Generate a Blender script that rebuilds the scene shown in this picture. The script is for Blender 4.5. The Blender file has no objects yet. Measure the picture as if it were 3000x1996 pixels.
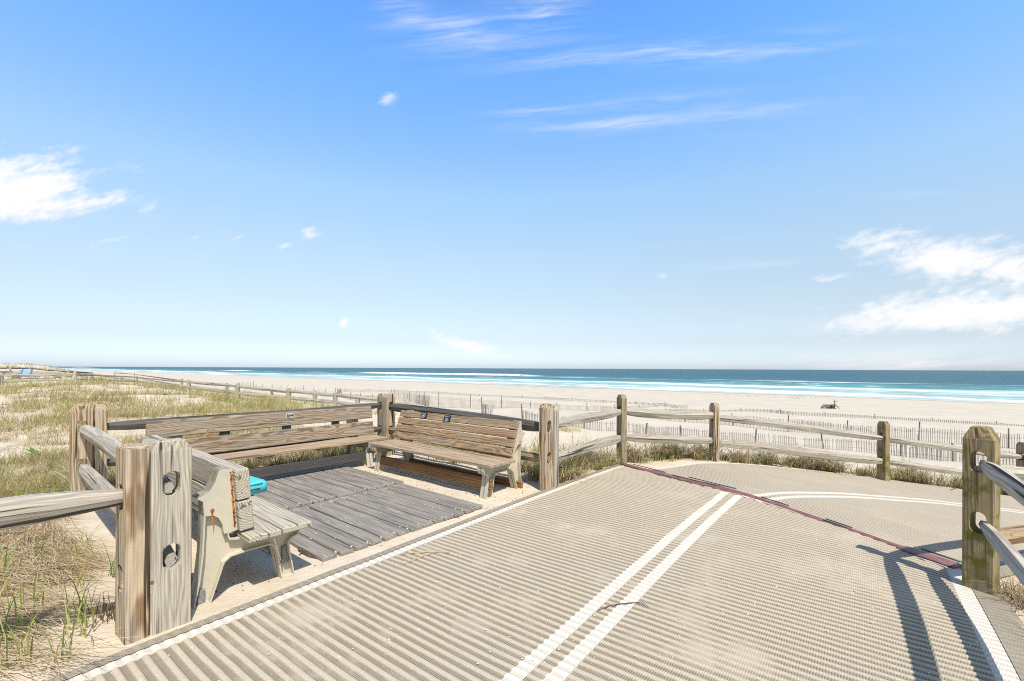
import bpy, bmesh, math, random
import numpy as np
from mathutils import Vector, Matrix
random.seed(7); RNG = np.random.default_rng(11)
sc = bpy.context.scene
col = sc.collection
H = 1.55; F = 1333.3; ROLL = 0.0043
A_ = np.array([.77, -.64]); A_ /= np.linalg.norm(A_)       # along the coast, to the south
Q_ = np.array([-A_[1], A_[0]])                             # towards the sea
ROT_A = math.atan2(A_[1], A_[0])

def aq(a, q): return A_ * a + Q_ * q

# ------------------------------------------------------------------ terrain
_tab = np.random.default_rng(5).random((256, 256))
def vnoise(x, y):
    x = np.asarray(x, float); y = np.asarray(y, float)
    ix = np.floor(x).astype(int); iy = np.floor(y).astype(int)
    fx = x - ix; fy = y - iy
    fx = fx*fx*fx*(fx*(fx*6-15)+10); fy = fy*fy*fy*(fy*(fy*6-15)+10)
    g = lambda i, j: _tab[i & 255, j & 255]
    return (g(ix, iy)*(1-fx)+g(ix+1, iy)*fx)*(1-fy)+(g(ix, iy+1)*(1-fx)+g(ix+1, iy+1)*fx)*fy
def fbm(x, y, o=4):
    r = 0; a = .5
    for k in range(o):
        r = r + a*(vnoise(x*2**k+17.3*k, y*2**k+9.1*k)-.5); a *= .5
    return r
def sst(a, b, x):
    t = np.clip((np.asarray(x, float)-a)/(b-a), 0, 1); return t*t*(3-2*t)
_S = np.linspace(-20, 400, 4201)
_Z = np.interp(_S, [-20, 6.4, 8, 10, 12.5, 16, 20, 27, 34, 60, 103, 130, 200, 400],
               [0, 0, -.08, -.28, -.52, -.9, -1.42, -2.3, -2.48, -2.78, -3.45, -4.1, -6, -8])
_k = np.exp(-np.linspace(-2.5, 2.5, 31)**2); _k /= _k.sum()
_Z[15:-15] = np.convolve(_Z, _k, 'valid')
CX = [2.9, 3.62, 5.08, 7.0, 9, 12, 16, 22]; CY = [5.42, 5.80, 6.47, 7.06, 7.35, 7.75, 8.3, 9.3]
SEA_Z = -3.45
def height(x, y, micro=True):
    x = np.asarray(x, float); y = np.asarray(y, float)
    s = Q_[0]*x+Q_[1]*y; t = A_[0]*x+A_[1]*y
    base = np.interp(s, _S, _Z)
    # hummocks
    left = sst(-7.5, -8.9, t)
    low = sst(.45, -.5, s)*sst(-3.45, -4.0, t)
    right = sst(.75, 1.9, t)*sst(4.2, 2.5, s)
    m_d = np.maximum(np.maximum(left, low), right*.6)*sst(26, 13, s)
    hum = fbm(x*.33, y*.33, 3)*.75+fbm(x*1.3+4, y*1.3, 3)*.22
    h = base+m_d*hum*.55+left*.04
    front = sst(7, 10, s)*sst(60, 28, s)*sst(2.0, 5.0, np.abs(y-np.interp(x, CX, CY))+np.where(x < 2.5, 9, 0))
    h = h+front*fbm(x*.16+9, y*.16+3, 3)*.55
    h = h+sst(18, 40, s)*sst(105, 85, s)*fbm(x*.05, y*.05, 2)*.35
    # dunes rising away up the coast
    h = h+sst(-14, -34, t)*sst(13, 4, s)*.25
    h = h+1.1*sst(-60, -140, t)*sst(26, 10, s)*(1+1.2*fbm(x*.03, y*.03, 3))
    h = h+1.45*np.exp(-((s-15)/9)**2-((t+196)/34)**2)*(1+.5*fbm(x*.03, y*.03, 2))
    # path of the second mat
    pz = -.15*np.log1p(np.exp((x-3.25)*3))/3
    pz = np.maximum(pz, -.02*x-1.15)
    yc = np.interp(x, CX, CY)
    m = sst(4.2, 2.3, np.abs(y-yc))*sst(2.3, 3.2, x)*sst(22, 12, x)
    h = h*(1-m)+np.minimum(pz, 0.02)*m
    if micro:
        loose = sst(-7.2, -6.8, t)*sst(.6, .9, s)*sst(5.4, 4.9, s)*sst(-3.3, -3.5, t)
        h = h+fbm(x*2.2, y*2.2, 3)*.035*(1-m)*(loose+.4*(1-loose)*sst(.2, .8, np.abs(t+1.4)/3.0))
    return h
def h1(x, y): return float(height(np.array([x]), np.array([y]))[0])

def ray(sx, sy):
    dx = sx-1500; dy = sy-1079
    return np.array([(dx+ROLL*dy)/F, 1.0, -(dy-ROLL*dx)/F])
def T(sx, sy, lo=3.0, hi=900):
    """Point of the ground seen at a spot of the photograph."""
    r = ray(sx, sy); d = np.geomspace(lo, hi, 2500)
    g = height(r[0]*d, d)-(H+r[2]*d)
    i = int(np.argmax(g > 0)) if (g > 0).any() else len(d)-1
    a, b = d[max(i-1, 0)], d[i]
    for _ in range(25):
        mth = (a+b)/2
        if h1(r[0]*mth, mth) > H+r[2]*mth: b = mth
        else: a = mth
    return np.array([r[0]*b, b, h1(r[0]*b, b)])

# ------------------------------------------------------------------ materials
def new_mat(name):
    m = bpy.data.materials.new(name); m.use_nodes = True
    nt = m.node_tree; nt.nodes.clear()
    out = nt.nodes.new('ShaderNodeOutputMaterial'); p = nt.nodes.new('ShaderNodeBsdfPrincipled')
    nt.links.new(p.outputs[0], out.inputs[0])
    return m, nt, p
class NB:
    def __init__(s, nt): s.nt = nt
    def put(s, sock, v):
        if v is None: return
        if isinstance(v, bpy.types.NodeSocket): s.nt.links.new(v, sock)
        elif isinstance(v, (tuple, list)) and sock.type == 'RGBA' and len(v) == 3: sock.default_value = (*v, 1)
        else: sock.default_value = v
    def math(s, op, a, b=None, c=None, clamp=False):
        n = s.nt.nodes.new('ShaderNodeMath'); n.operation = op; n.use_clamp = clamp
        s.put(n.inputs[0], a); s.put(n.inputs[1], b); s.put(n.inputs[2], c); return n.outputs[0]
    def vmath(s, op, a, b=None):
        n = s.nt.nodes.new('ShaderNodeVectorMath'); n.operation = op
        s.put(n.inputs[0], a); s.put(n.inputs[1], b)
        return n.outputs['Value'] if op in ('LENGTH', 'DOT_PRODUCT', 'DISTANCE') else n.outputs[0]
    def scale(s, v, k):
        n = s.nt.nodes.new('ShaderNodeVectorMath'); n.operation = 'SCALE'; s.put(n.inputs[0], v); n.inputs['Scale'].default_value = k; return n.outputs[0]
    def comb(s, x, y, z=0.0):
        n = s.nt.nodes.new('ShaderNodeCombineXYZ')
        s.put(n.inputs[0], x); s.put(n.inputs[1], y); s.put(n.inputs[2], z); return n.outputs[0]
    def sep(s, v):
        n = s.nt.nodes.new('ShaderNodeSeparateXYZ'); s.put(n.inputs[0], v); return n.outputs
    def noise(s, v, scale=1., detail=3., rough=.55, dist=0.):
        n = s.nt.nodes.new('ShaderNodeTexNoise'); s.put(n.inputs['Vector'], v)
        n.inputs['Scale'].default_value = scale; n.inputs['Detail'].default_value = detail
        n.inputs['Roughness'].default_value = rough; n.inputs['Distortion'].default_value = dist
        return n.outputs[0]
    def voro(s, v, scale=1.):
        n = s.nt.nodes.new('ShaderNodeTexVoronoi'); s.put(n.inputs['Vector'], v); n.inputs['Scale'].default_value = scale
        return n.outputs['Distance'], n.outputs['Color']
    def attr(s, name):
        n = s.nt.nodes.new('ShaderNodeAttribute'); n.attribute_name = name; return n
    def coord(s, k='Object'): return s.nt.nodes.new('ShaderNodeTexCoord').outputs[k]
    def geo(s, k='Position'): return s.nt.nodes.new('ShaderNodeNewGeometry').outputs[k]
    def ramp(s, f, stops, interp='LINEAR'):
        n = s.nt.nodes.new('ShaderNodeValToRGB'); n.color_ramp.interpolation = interp
        e = n.color_ramp.elements
        c3 = lambda c: (*((c, c, c) if isinstance(c, (int, float)) else c), 1)
        e[0].position = stops[0][0]; e[0].color = c3(stops[0][1]); e[1].position = stops[-1][0]; e[1].color = c3(stops[-1][1])
        for p_, c_ in stops[1:-1]: e.new(p_).color = c3(c_)
        s.put(n.inputs[0], f); return n.outputs[0]
    def mix(s, f, a, b, mode='MIX'):
        n = s.nt.nodes.new('ShaderNodeMix'); n.data_type = 'RGBA'; n.blend_type = mode
        s.put(n.inputs[0], f); s.put(n.inputs[6], a); s.put(n.inputs[7], b); return n.outputs[2]
    def mapr(s, v, a, b, c=0., d=1., smooth=True):
        n = s.nt.nodes.new('ShaderNodeMapRange'); n.interpolation_type = 'SMOOTHSTEP' if smooth else 'LINEAR'
        s.put(n.inputs[0], v); s.put(n.inputs[1], a); s.put(n.inputs[2], b); s.put(n.inputs[3], c); s.put(n.inputs[4], d)
        return n.outputs[0]
    def bump(s, hgt, strength=.3, dist=.01):
        n = s.nt.nodes.new('ShaderNodeBump'); n.inputs['Strength'].default_value = strength
        n.inputs['Distance'].default_value = dist; s.put(n.inputs['Height'], hgt); return n.outputs[0]

def plain(name, c, rough=.6, spec=.3, var=.12, scale=30):
    m, nt, p = new_mat(name); b = NB(nt)
    n = b.noise(b.coord(), scale, 4)
    k = b.mapr(n, .3, .7, 1-var, 1+var, False)
    b.put(p.inputs['Base Color'], b.mix(1., tuple(c), b.comb(k, k, k), 'MULTIPLY'))
    p.inputs['Roughness'].default_value = rough; p.inputs['Specular IOR Level'].default_value = spec
    return m

def wood(name, light, mid, dark, grey=None, ring=.016, contrast=.6, knots=.8, crack=.5, moss=0., stain=None, saw=0., wobble=.085):
    m, nt, p = new_mat(name); b = NB(nt)
    wc = b.attr('wc').outputs['Vector']
    l, a, c = b.sep(wc)
    # knots
    kd, kc = b.voro(b.comb(b.math('MULTIPLY', l, .9), a, c), 3.4)
    kr = b.sep(kc)[0]
    has = b.math('GREATER_THAN', kr, .62)
    kn = b.math('MULTIPLY', b.mapr(kd, .22, .0, 0, 1), has)
    core = b.math('MULTIPLY', b.mapr(kd, .055, .03, 0, 1), has)
    # rings round an off-centre pith, wandering along the board
    wob = b.noise(b.comb(b.math('MULTIPLY', l, .55), b.math('MULTIPLY', a, 3.), b.math('MULTIPLY', c, 3.)), 1.6, 3)
    rr = b.vmath('LENGTH', b.comb(a, c, 0.))
    r = b.math('ADD', rr, b.math('MULTIPLY', wob, wobble))
    r = b.math('ADD', r, b.math('MULTIPLY', kn, .045*knots))
    w = b.math('SINE', b.math('MULTIPLY', r, 6.2832/ring))
    w = b.mapr(w, -.9, 1., 0, 1)
    w = b.math('POWER', w, 1.6)
    fib = b.noise(b.comb(b.math('MULTIPLY', l, 3.), b.math('MULTIPLY', a, 170.), b.math('MULTIPLY', c, 170.)), 1., 3, .6)
    blot = b.noise(b.comb(b.math('MULTIPLY', l, 1.6), b.math('MULTIPLY', a, 9.), b.math('MULTIPLY', c, 9.)), 1., 4, .6)
    col1 = b.mix(b.math('MULTIPLY', w, contrast), light, mid)
    if grey is not None:
        col1 = b.mix(b.mapr(blot, .42, .6, 0, .75), col1, b.mix(b.math('MULTIPLY', w, contrast*.8), grey, tuple(.55*x for x in grey)))
    f2 = b.mapr(fib, .3, .72, .58, 1.2, False)
    col1 = b.mix(1., col1, b.comb(f2, f2, f2), 'MULTIPLY')
    if crack:
        ck = b.noise(b.comb(b.math('MULTIPLY', l, .7), b.math('MULTIPLY', a, 30.), b.math('MULTIPLY', c, 30.)), 1., 2, .5, .3)
        cf = b.math('MULTIPLY', b.mapr(ck, .605, .65, 0, 1), crack)
        col1 = b.mix(cf, col1, tuple(.5*x for x in dark))
    if saw:
        sw = b.math('SINE', b.math('MULTIPLY', b.math('ADD', l, b.math('MULTIPLY', b.math('ADD', a, c), .45)), 6.2832/.019))
        swn = b.noise(b.comb(b.math('MULTIPLY', l, 40.), b.math('MULTIPLY', a, 5.), b.math('MULTIPLY', c, 5.)), 1., 3)
        sf = b.math('MULTIPLY', b.mapr(b.math('ADD', b.math('MULTIPLY', sw, .25), swn), .55, .8, 0, 1), saw)
        col1 = b.mix(sf, col1, mid)
    if stain:
        col1 = b.mix(b.math('MULTIPLY', b.mapr(kn, .25, .8, 0, 1), .45), col1, stain)
    col1 = b.mix(b.math('MULTIPLY', core, knots), col1, dark)
    if moss:
        mz = b.noise(b.geo(), 7., 4)
        col1 = b.mix(b.math('MULTIPLY', b.mapr(mz, .47, .66, 0, 1), moss), col1, (.13, .125, .02))
    b.put(p.inputs['Base Color'], col1)
    p.inputs['Roughness'].default_value = .82; p.inputs['Specular IOR Level'].default_value = .18
    hh = b.math('ADD', b.math('MULTIPLY', fib, .6), b.math('MULTIPLY', w, .16))
    if crack: hh = b.math('SUBTRACT', hh, cf)
    b.put(p.inputs['Normal'], b.bump(hh, .55, .004))
    return m

M = {}
M['post'] = wood('post_wood', (.60, .46, .31), (.23, .135, .07), (.05, .03, .02), (.50, .43, .34), .019, .9, .7, .9, saw=.07)
M['post_grey'] = wood('grey_post_wood', (.55, .49, .40), (.25, .20, .14), (.05, .04, .03), (.50, .45, .37), .010, .5, .7, .9, saw=.0)
M['post_moss'] = wood('mossy_post_wood', (.44, .33, .19), (.20, .13, .06), (.06, .045, .02), (.33, .28, .18), .014, .75, .3, .7, .85, saw=.07)
M['post_dull'] = wood('dull_post_wood', (.42, .34, .23), (.19, .135, .08), (.05, .035, .025), (.34, .30, .22), .016, .75, .6, .9, .3, saw=.12)
M['rail'] = wood('rail_wood', (.52, .47, .40), (.30, .25, .19), (.07, .05, .035), (.47, .44, .385), .022, .6, .8, .9)
M['rail_dark'] = wood('dark_rail_wood', (.16, .15, .135), (.09, .08, .07), (.03, .025, .02), (.12, .115, .105), .02, .6, .6, .8)
M['rail_brown'] = wood('brown_rail_wood', (.42, .25, .12), (.28, .15, .07), (.09, .05, .03), (.36, .3, .22), .02, .5, .8, .7)
M['bench_grey'] = wood('grey_bench_wood', (.57, .51, .41), (.27, .215, .15), (.07, .05, .03), (.53, .48, .40), .016, .7, .8, .7)
M['bench_long'] = wood('long_bench_wood', (.40, .31, .22), (.17, .115, .07), (.05, .03, .02), (.34, .29, .23), .026, .85, 1., .4, 0., (.32, .15, .05), wobble=.24)
M['bench_brown'] = wood('brown_bench_wood', (.43, .29, .175), (.21, .12, .06), (.05, .028, .016), (.41, .325, .235), .028, .85, 1., .25, 0., (.25, .12, .05), wobble=.24)
M['seat_brown'] = wood('seat_wood', (.50, .38, .26), (.28, .18, .10), (.07, .045, .03), (.47, .38, .28), .019, .65, .6, .6)
M['stretcher'] = wood('stretcher_wood', (.38, .22, .105), (.18, .09, .04), (.05, .025, .015), (.24, .13, .06), .03, .85, 1., .1, 0., (.12, .05, .02))
M['stretcher_dark'] = wood('dark_stretcher_wood', (.12, .115, .11), (.055, .05, .05), (.02, .02, .02), (.09, .09, .095), .022, .8, .7, .2)
M['deck'] = wood('deck_wood', (.35, .315, .275), (.17, .15, .13), (.06, .05, .045), (.26, .235, .205), .013, .45, .5, .3)
M['drift'] = wood('driftwood', (.30, .29, .28), (.2, .18, .16), (.06, .05, .04), (.27, .27, .28), .02, .4, .3, .4)
M['picket'] = wood('picket_wood', (.40, .365, .325), (.29, .26, .225), (.08, .07, .06), None, .02, .3, .1, 0)
M['picket_pale'] = wood('pale_picket_wood', (.46, .42, .37), (.38, .34, .29), (.2, .16, .12), None, .02, .3, .1, 0)
M['snow_post'] = wood('snow_post_wood', (.20, .19, .18), (.14, .13, .12), (.08, .07, .06), None, .02, .3, .1, 0)
M['teal'] = plain('teal_canvas', (.10, .50, .54), .8, .2, .07, 60)
M['blue_sling'] = plain('blue_sling', (.05, .17, .46), .7, .2)
M['pale_sling'] = plain('pale_blue_sling', (.25, .42, .6), .7, .2)
M['dark_metal'] = plain('dark_metal', (.03, .035, .045), .5, .4)
M['steel'] = plain('steel', (.35, .35, .35), .35, .5)
M['navy'] = plain('navy_plaque', (.006, .008, .025), .3, .5)
M['plaque_rim'] = plain('plaque_rim', (.45, .46, .47), .35, .5)
M['letter'] = plain('letter_white', (.8, .8, .82), .6, .2, .04)
M['maroon'] = None
M['rod'] = plain('blue_black_rod', (.035, .055, .085), .45, .4, .3, 8)
M['webbing'] = plain('webbing', (.32, .29, .23), .9, .1)
M['clip'] = plain('white_clip', (.6, .58, .54), .5, .3)
M['wire'] = plain('galvanised_wire', (.22, .2, .19), .5, .4)
M['dark_bits'] = plain('dark_debris', (.05, .045, .04), .9, .1)
M['shell'] = plain('shell_white', (.75, .73, .68), .5, .3)
M['leaf'] = plain('broad_leaf', (.11, .2, .035), .5, .3, .3, 15)
M['twig'] = plain('twig_bark', (.12, .09, .07), .9, .1, .35, 30)
M['straw_piece'] = plain('straw_piece', (.5, .38, .2), .8, .2)

def mk_maroon():
    m, nt, p = new_mat('maroon_strip'); b = NB(nt)
    u = b.attr('uvm').outputs['Vector']; x, y, z = b.sep(u)
    g = b.math('SINE', b.math('MULTIPLY', y, 6.2832/.022))
    n = b.noise(b.coord(), 9., 4)
    c = b.mix(b.mapr(n, .35, .7, 0, 1), (.20, .07, .06), (.30, .135, .115))
    c = b.mix(b.mapr(g, .75, 1, 0, .6), c, (.07, .02, .025))
    b.put(p.inputs['Base Color'], c); p.inputs['Roughness'].default_value = .55
    b.put(p.inputs['Normal'], b.bump(g, .5, .003)); return m
M['maroon'] = mk_maroon()

def mk_frame():
    m, nt, p = new_mat('moulded_frame'); b = NB(nt)
    o = b.coord()
    n = b.noise(o, 4., 4); n2 = b.noise(o, 60., 3)
    c = b.mix(b.mapr(n, .35, .7, 0, 1), (.56, .51, .40), (.48, .44, .35))
    c = b.mix(b.math('MULTIPLY', b.mapr(n2, .55, .75, 0, 1), .25), c, (.34, .3, .23))
    b.put(p.inputs['Base Color'], c); p.inputs['Roughness'].default_value = .6
    b.put(p.inputs['Normal'], b.bump(n2, .12, .003)); return m
M['frame'] = mk_frame()
def mk_rust():
    m, nt, p = new_mat('rust'); b = NB(nt)
    n = b.noise(b.coord(), 45., 4)
    b.put(p.inputs['Base Color'], b.mix(b.mapr(n, .4, .62, 0, 1), (.50, .20, .04), (.14, .03, .008)))
    p.inputs['Roughness'].default_value = .9; return m
M['rust'] = mk_rust()

def mk_sand():
    m, nt, p = new_mat('sand'); b = NB(nt)
    g = b.geo()
    x, y, z = b.sep(g)
    big = b.noise(g, .35, 5); mid = b.noise(g, 3.2, 5); fine = b.noise(g, 70., 4, .7); grain = b.noise(g, 420., 2, .8)
    c = b.mix(b.mapr(mid, .35, .68, 0, 1), (.665, .575, .45), (.60, .505, .385))
    # paler dry beach away from the dune
    s = b.math('ADD', b.math('MULTIPLY', x, float(Q_[0])), b.math('MULTIPLY', y, float(Q_[1])))
    c = b.mix(b.mapr(s, 9., 28., 0, 1), c, b.mix(b.mapr(big, .35, .65, 0, 1), (.59, .525, .43), (.54, .475, .385)))
    # old litter in the dune sand
    lit = b.math('MULTIPLY', b.mapr(b.noise(g, 26., 4, .7), .60, .72, 0, 1), b.mapr(s, 16., 9., 0, .28))
    c = b.mix(lit, c, (.30, .235, .16))
    f = b.mapr(fine, .3, .75, .86, 1.1, False)
    c = b.mix(1., c, b.comb(f, f, f), 'MULTIPLY')
    # tidal bands low on the beach, wet at the edge
    band = b.noise(b.comb(b.math('MULTIPLY', s, .35), b.math('MULTIPLY', b.math('ADD', b.math('MULTIPLY', x, float(A_[0])), b.math('MULTIPLY', y, float(A_[1]))), .02), 0.), 1., 4)
    c = b.mix(b.math('MULTIPLY', b.mapr(band, .5, .68, 0, .35), b.mapr(s, 50., 75., 0, 1)), c, (.47, .39, .30))
    c = b.mix(b.mapr(s, 97.5, 102., 0, .75), c, (.33, .28, .22))
    b.put(p.inputs['Base Color'], c); p.inputs['Roughness'].default_value = .95; p.inputs['Specular IOR Level'].default_value = .1
    foot = b.noise(g, 5., 4, .6)
    hgt = b.math('ADD', b.math('ADD', b.math('MULTIPLY', foot, 3.), b.math('MULTIPLY', fine, .5)), b.math('MULTIPLY', grain, .2))
    b.put(p.inputs['Normal'], b.bump(hgt, .5, .02)); return m
M['sand'] = mk_sand()

def mk_mat(name, base, valley, white=False):
    m, nt, p = new_mat(name); b = NB(nt)
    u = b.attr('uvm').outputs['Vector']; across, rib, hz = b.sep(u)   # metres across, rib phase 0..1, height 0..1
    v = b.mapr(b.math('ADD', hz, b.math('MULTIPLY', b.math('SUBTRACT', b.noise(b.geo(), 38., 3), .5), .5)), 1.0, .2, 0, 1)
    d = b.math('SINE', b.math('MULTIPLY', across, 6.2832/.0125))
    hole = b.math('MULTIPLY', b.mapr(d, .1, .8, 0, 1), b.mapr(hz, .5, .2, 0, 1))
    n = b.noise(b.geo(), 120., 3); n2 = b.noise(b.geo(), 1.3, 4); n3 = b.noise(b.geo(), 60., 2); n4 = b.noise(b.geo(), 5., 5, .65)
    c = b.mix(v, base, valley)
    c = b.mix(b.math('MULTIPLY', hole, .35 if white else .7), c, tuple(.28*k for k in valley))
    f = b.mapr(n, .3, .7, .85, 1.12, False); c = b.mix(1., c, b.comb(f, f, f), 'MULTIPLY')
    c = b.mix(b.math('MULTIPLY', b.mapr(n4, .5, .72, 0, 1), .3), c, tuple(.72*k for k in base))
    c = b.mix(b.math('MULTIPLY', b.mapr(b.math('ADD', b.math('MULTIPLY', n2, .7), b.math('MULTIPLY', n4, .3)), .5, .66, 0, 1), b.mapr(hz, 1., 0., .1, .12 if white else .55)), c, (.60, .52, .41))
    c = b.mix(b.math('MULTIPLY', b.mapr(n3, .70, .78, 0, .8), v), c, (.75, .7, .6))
    b.put(p.inputs['Base Color'], c); p.inputs['Roughness'].default_value = .8; p.inputs['Specular IOR Level'].default_value = .15
    w = b.math('SINE', b.math('MULTIPLY', across, 6.2832/.0125))
    b.put(p.inputs['Normal'], b.bump(b.math('ADD', w, b.math('MULTIPLY', n, 1.5)), .2, .003)); return m
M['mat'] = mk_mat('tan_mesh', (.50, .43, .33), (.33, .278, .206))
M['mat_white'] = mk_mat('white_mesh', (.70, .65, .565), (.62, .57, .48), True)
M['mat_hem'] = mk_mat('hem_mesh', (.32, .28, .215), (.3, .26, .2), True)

def mk_grass(name, rough=.6):
    m, nt, p = new_mat(name); b = NB(nt)
    c = b.attr('gc').outputs['Color']
    b.put(p.inputs['Base Color'], c); p.inputs['Roughness'].default_value = rough; p.inputs['Specular IOR Level'].default_value = .25
    tr = nt.nodes.new('ShaderNodeBsdfTranslucent'); b.put(tr.inputs[0], c)
    mx = nt.nodes.new('ShaderNodeMixShader'); mx.inputs[0].default_value = .25
    nt.links.new(p.outputs[0], mx.inputs[1]); nt.links.new(tr.outputs[0], mx.inputs[2])
    nt.links.new(mx.outputs[0], nt.nodes['Material Output'].inputs[0]); return m
M['grass'] = mk_grass('grass_blades'); M['straw'] = mk_grass('straw_blades', .8)

def mk_sea():
    m, nt, p = new_mat('sea_water'); b = NB(nt)
    o = b.coord(); s, t, z = b.sep(o)
    warp = b.noise(b.comb(b.math('MULTIPLY', s, .012), b.math('MULTIPLY', t, .009), 0.), 1., 4)
    s2 = b.math('ADD', s, b.math('MULTIPLY', b.math('SUBTRACT', warp, .5), 34.))
    ls = b.math('DIVIDE', b.math('SUBTRACT', s2, 95.), 305.)
    c = b.ramp(ls, [(0, (.40, .42, .37)), (.05, (.30, .41, .39)), (.16, (.20, .38, .37)), (.24, (.09, .26, .265)), (.33, (.030, .14, .17)), (.5, (.011, .098, .13)), (1, (.006, .078, .112))])
    c = b.mix(b.mapr(s, 350., 5000., 0, 1), c, (.006, .074, .112))
    wv = b.noise(b.comb(b.math('MULTIPLY', s, .22), b.math('MULTIPLY', t, .035), 0.), 1., 5, .6)
    f = b.mapr(wv, .3, .7, .72, 1.25, False); c = b.mix(1., c, b.comb(f, f, f), 'MULTIPLY')
    # foam: lines of broken water parallel to the shore
    fr = b.ramp(ls, [(0, 0), (.03, .15), (.05, .6), (.065, .85), (.085, .5), (.11, .45), (.125, .5), (.15, .6), (.17, .8), (.19, .9), (.205, .55), (.235, .3), (.30, .1), (.36, .15), (.43, .45), (.47, .2), (.55, 0), (1, 0)])
    br = b.noise(b.comb(b.math('MULTIPLY', s, .075), b.math('MULTIPLY', t, .017), 4.), 1., 5, .65)
    fine = b.noise(b.comb(b.math('MULTIPLY', s, .9), b.math('MULTIPLY', t, .16), 2.), 1., 5, .65)
    k = b.math('ADD', b.math('MULTIPLY', fr, .62), b.math('ADD', b.math('MULTIPLY', b.math('SUBTRACT', br, .5), 2.6), b.math('MULTIPLY', b.math('SUBTRACT', fine, .5), 1.3)))
    foam = b.math('MULTIPLY', b.mapr(k, .16, .82, 0, 1), b.mapr(fr, .03, .2, 0, 1))
    edge = b.mapr(b.math('ADD', b.attr('shore').outputs['Fac'], b.math('MULTIPLY', fine, 1.5)), 2.6, 1.0, 0, .35)
    foam = b.math('MAXIMUM', foam, b.math('MULTIPLY', b.attr('crest').outputs['Fac'], b.mapr(fine, .3, .5, 0, 1)))
    foam = b.math('MAXIMUM', foam, edge)
    c = b.mix(foam, c, (.86, .88, .87))
    b.put(p.inputs['Base Color'], c)
    b.put(p.inputs['Roughness'], b.mix(foam, (.32, .32, .32), (.9, .9, .9)))
    p.inputs['IOR'].default_value = 1.33; p.inputs['Specular IOR Level'].default_value = .07
    rip = b.noise(b.comb(b.math('MULTIPLY', s, .8), b.math('MULTIPLY', t, .22), 1.), 1., 6, .65)
    b.put(p.inputs['Normal'], b.bump(b.math('ADD', rip, b.math('MULTIPLY', foam, .3)), .6, .6)); return m
M['sea'] = mk_sea()

# ------------------------------------------------------------------ object helpers
def tag(o, label=None, cat=None, group=None, kind=None):
    if label: o['label'] = label
    if cat: o['category'] = cat
    if group: o['group'] = group
    if kind: o['kind'] = kind
    return o
def thing(name, label, cat, loc=(0, 0, 0), rz=0., group=None):
    o = bpy.data.objects.new(name, None); col.objects.link(o); o.empty_display_size = .1
    o.location = loc; o.rotation_euler = (0, 0, rz); return tag(o, label, cat, group)
def link_mesh(name, me, mat, parent=None):
    if mat is not None and not me.materials: me.materials.append(mat)
    o = bpy.data.objects.new(name, me); col.objects.link(o)
    if parent is not None: o.parent = parent
    return o
def np_mesh(name, V, Fq, attrs=None, smooth=False):
    """V (n,3); Fq list of int arrays, each (m,k)."""
    me = bpy.data.meshes.new(name)
    V = np.asarray(V, np.float32)
    loops = np.concatenate([f.ravel() for f in Fq]).astype(np.int32)
    tot = np.concatenate([np.full(len(f), f.shape[1]) for f in Fq]).astype(np.int32)
    st = np.concatenate([[0], np.cumsum(tot)[:-1]]).astype(np.int32)
    me.vertices.add(len(V)); me.vertices.foreach_set('co', V.ravel())
    me.loops.add(len(loops)); me.loops.foreach_set('vertex_index', loops)
    me.polygons.add(len(tot)); me.polygons.foreach_set('loop_start', st); me.polygons.foreach_set('loop_total', tot)
    me.update(calc_edges=True)
    for k, arr in (attrs or {}).items():
        arr = np.asarray(arr, np.float32)
        if arr.ndim == 1:
            at = me.attributes.new(k, 'FLOAT', 'POINT'); at.data.foreach_set('value', arr)
        elif arr.shape[1] == 4:
            at = me.attributes.new(k, 'FLOAT_COLOR', 'POINT'); at.data.foreach_set('color', arr.ravel())
        else:
            at = me.attributes.new(k, 'FLOAT_VECTOR', 'POINT'); at.data.foreach_set('vector', arr.ravel())
    if smooth: me.polygons.foreach_set('use_smooth', np.ones(len(tot), bool))
    return me

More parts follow.
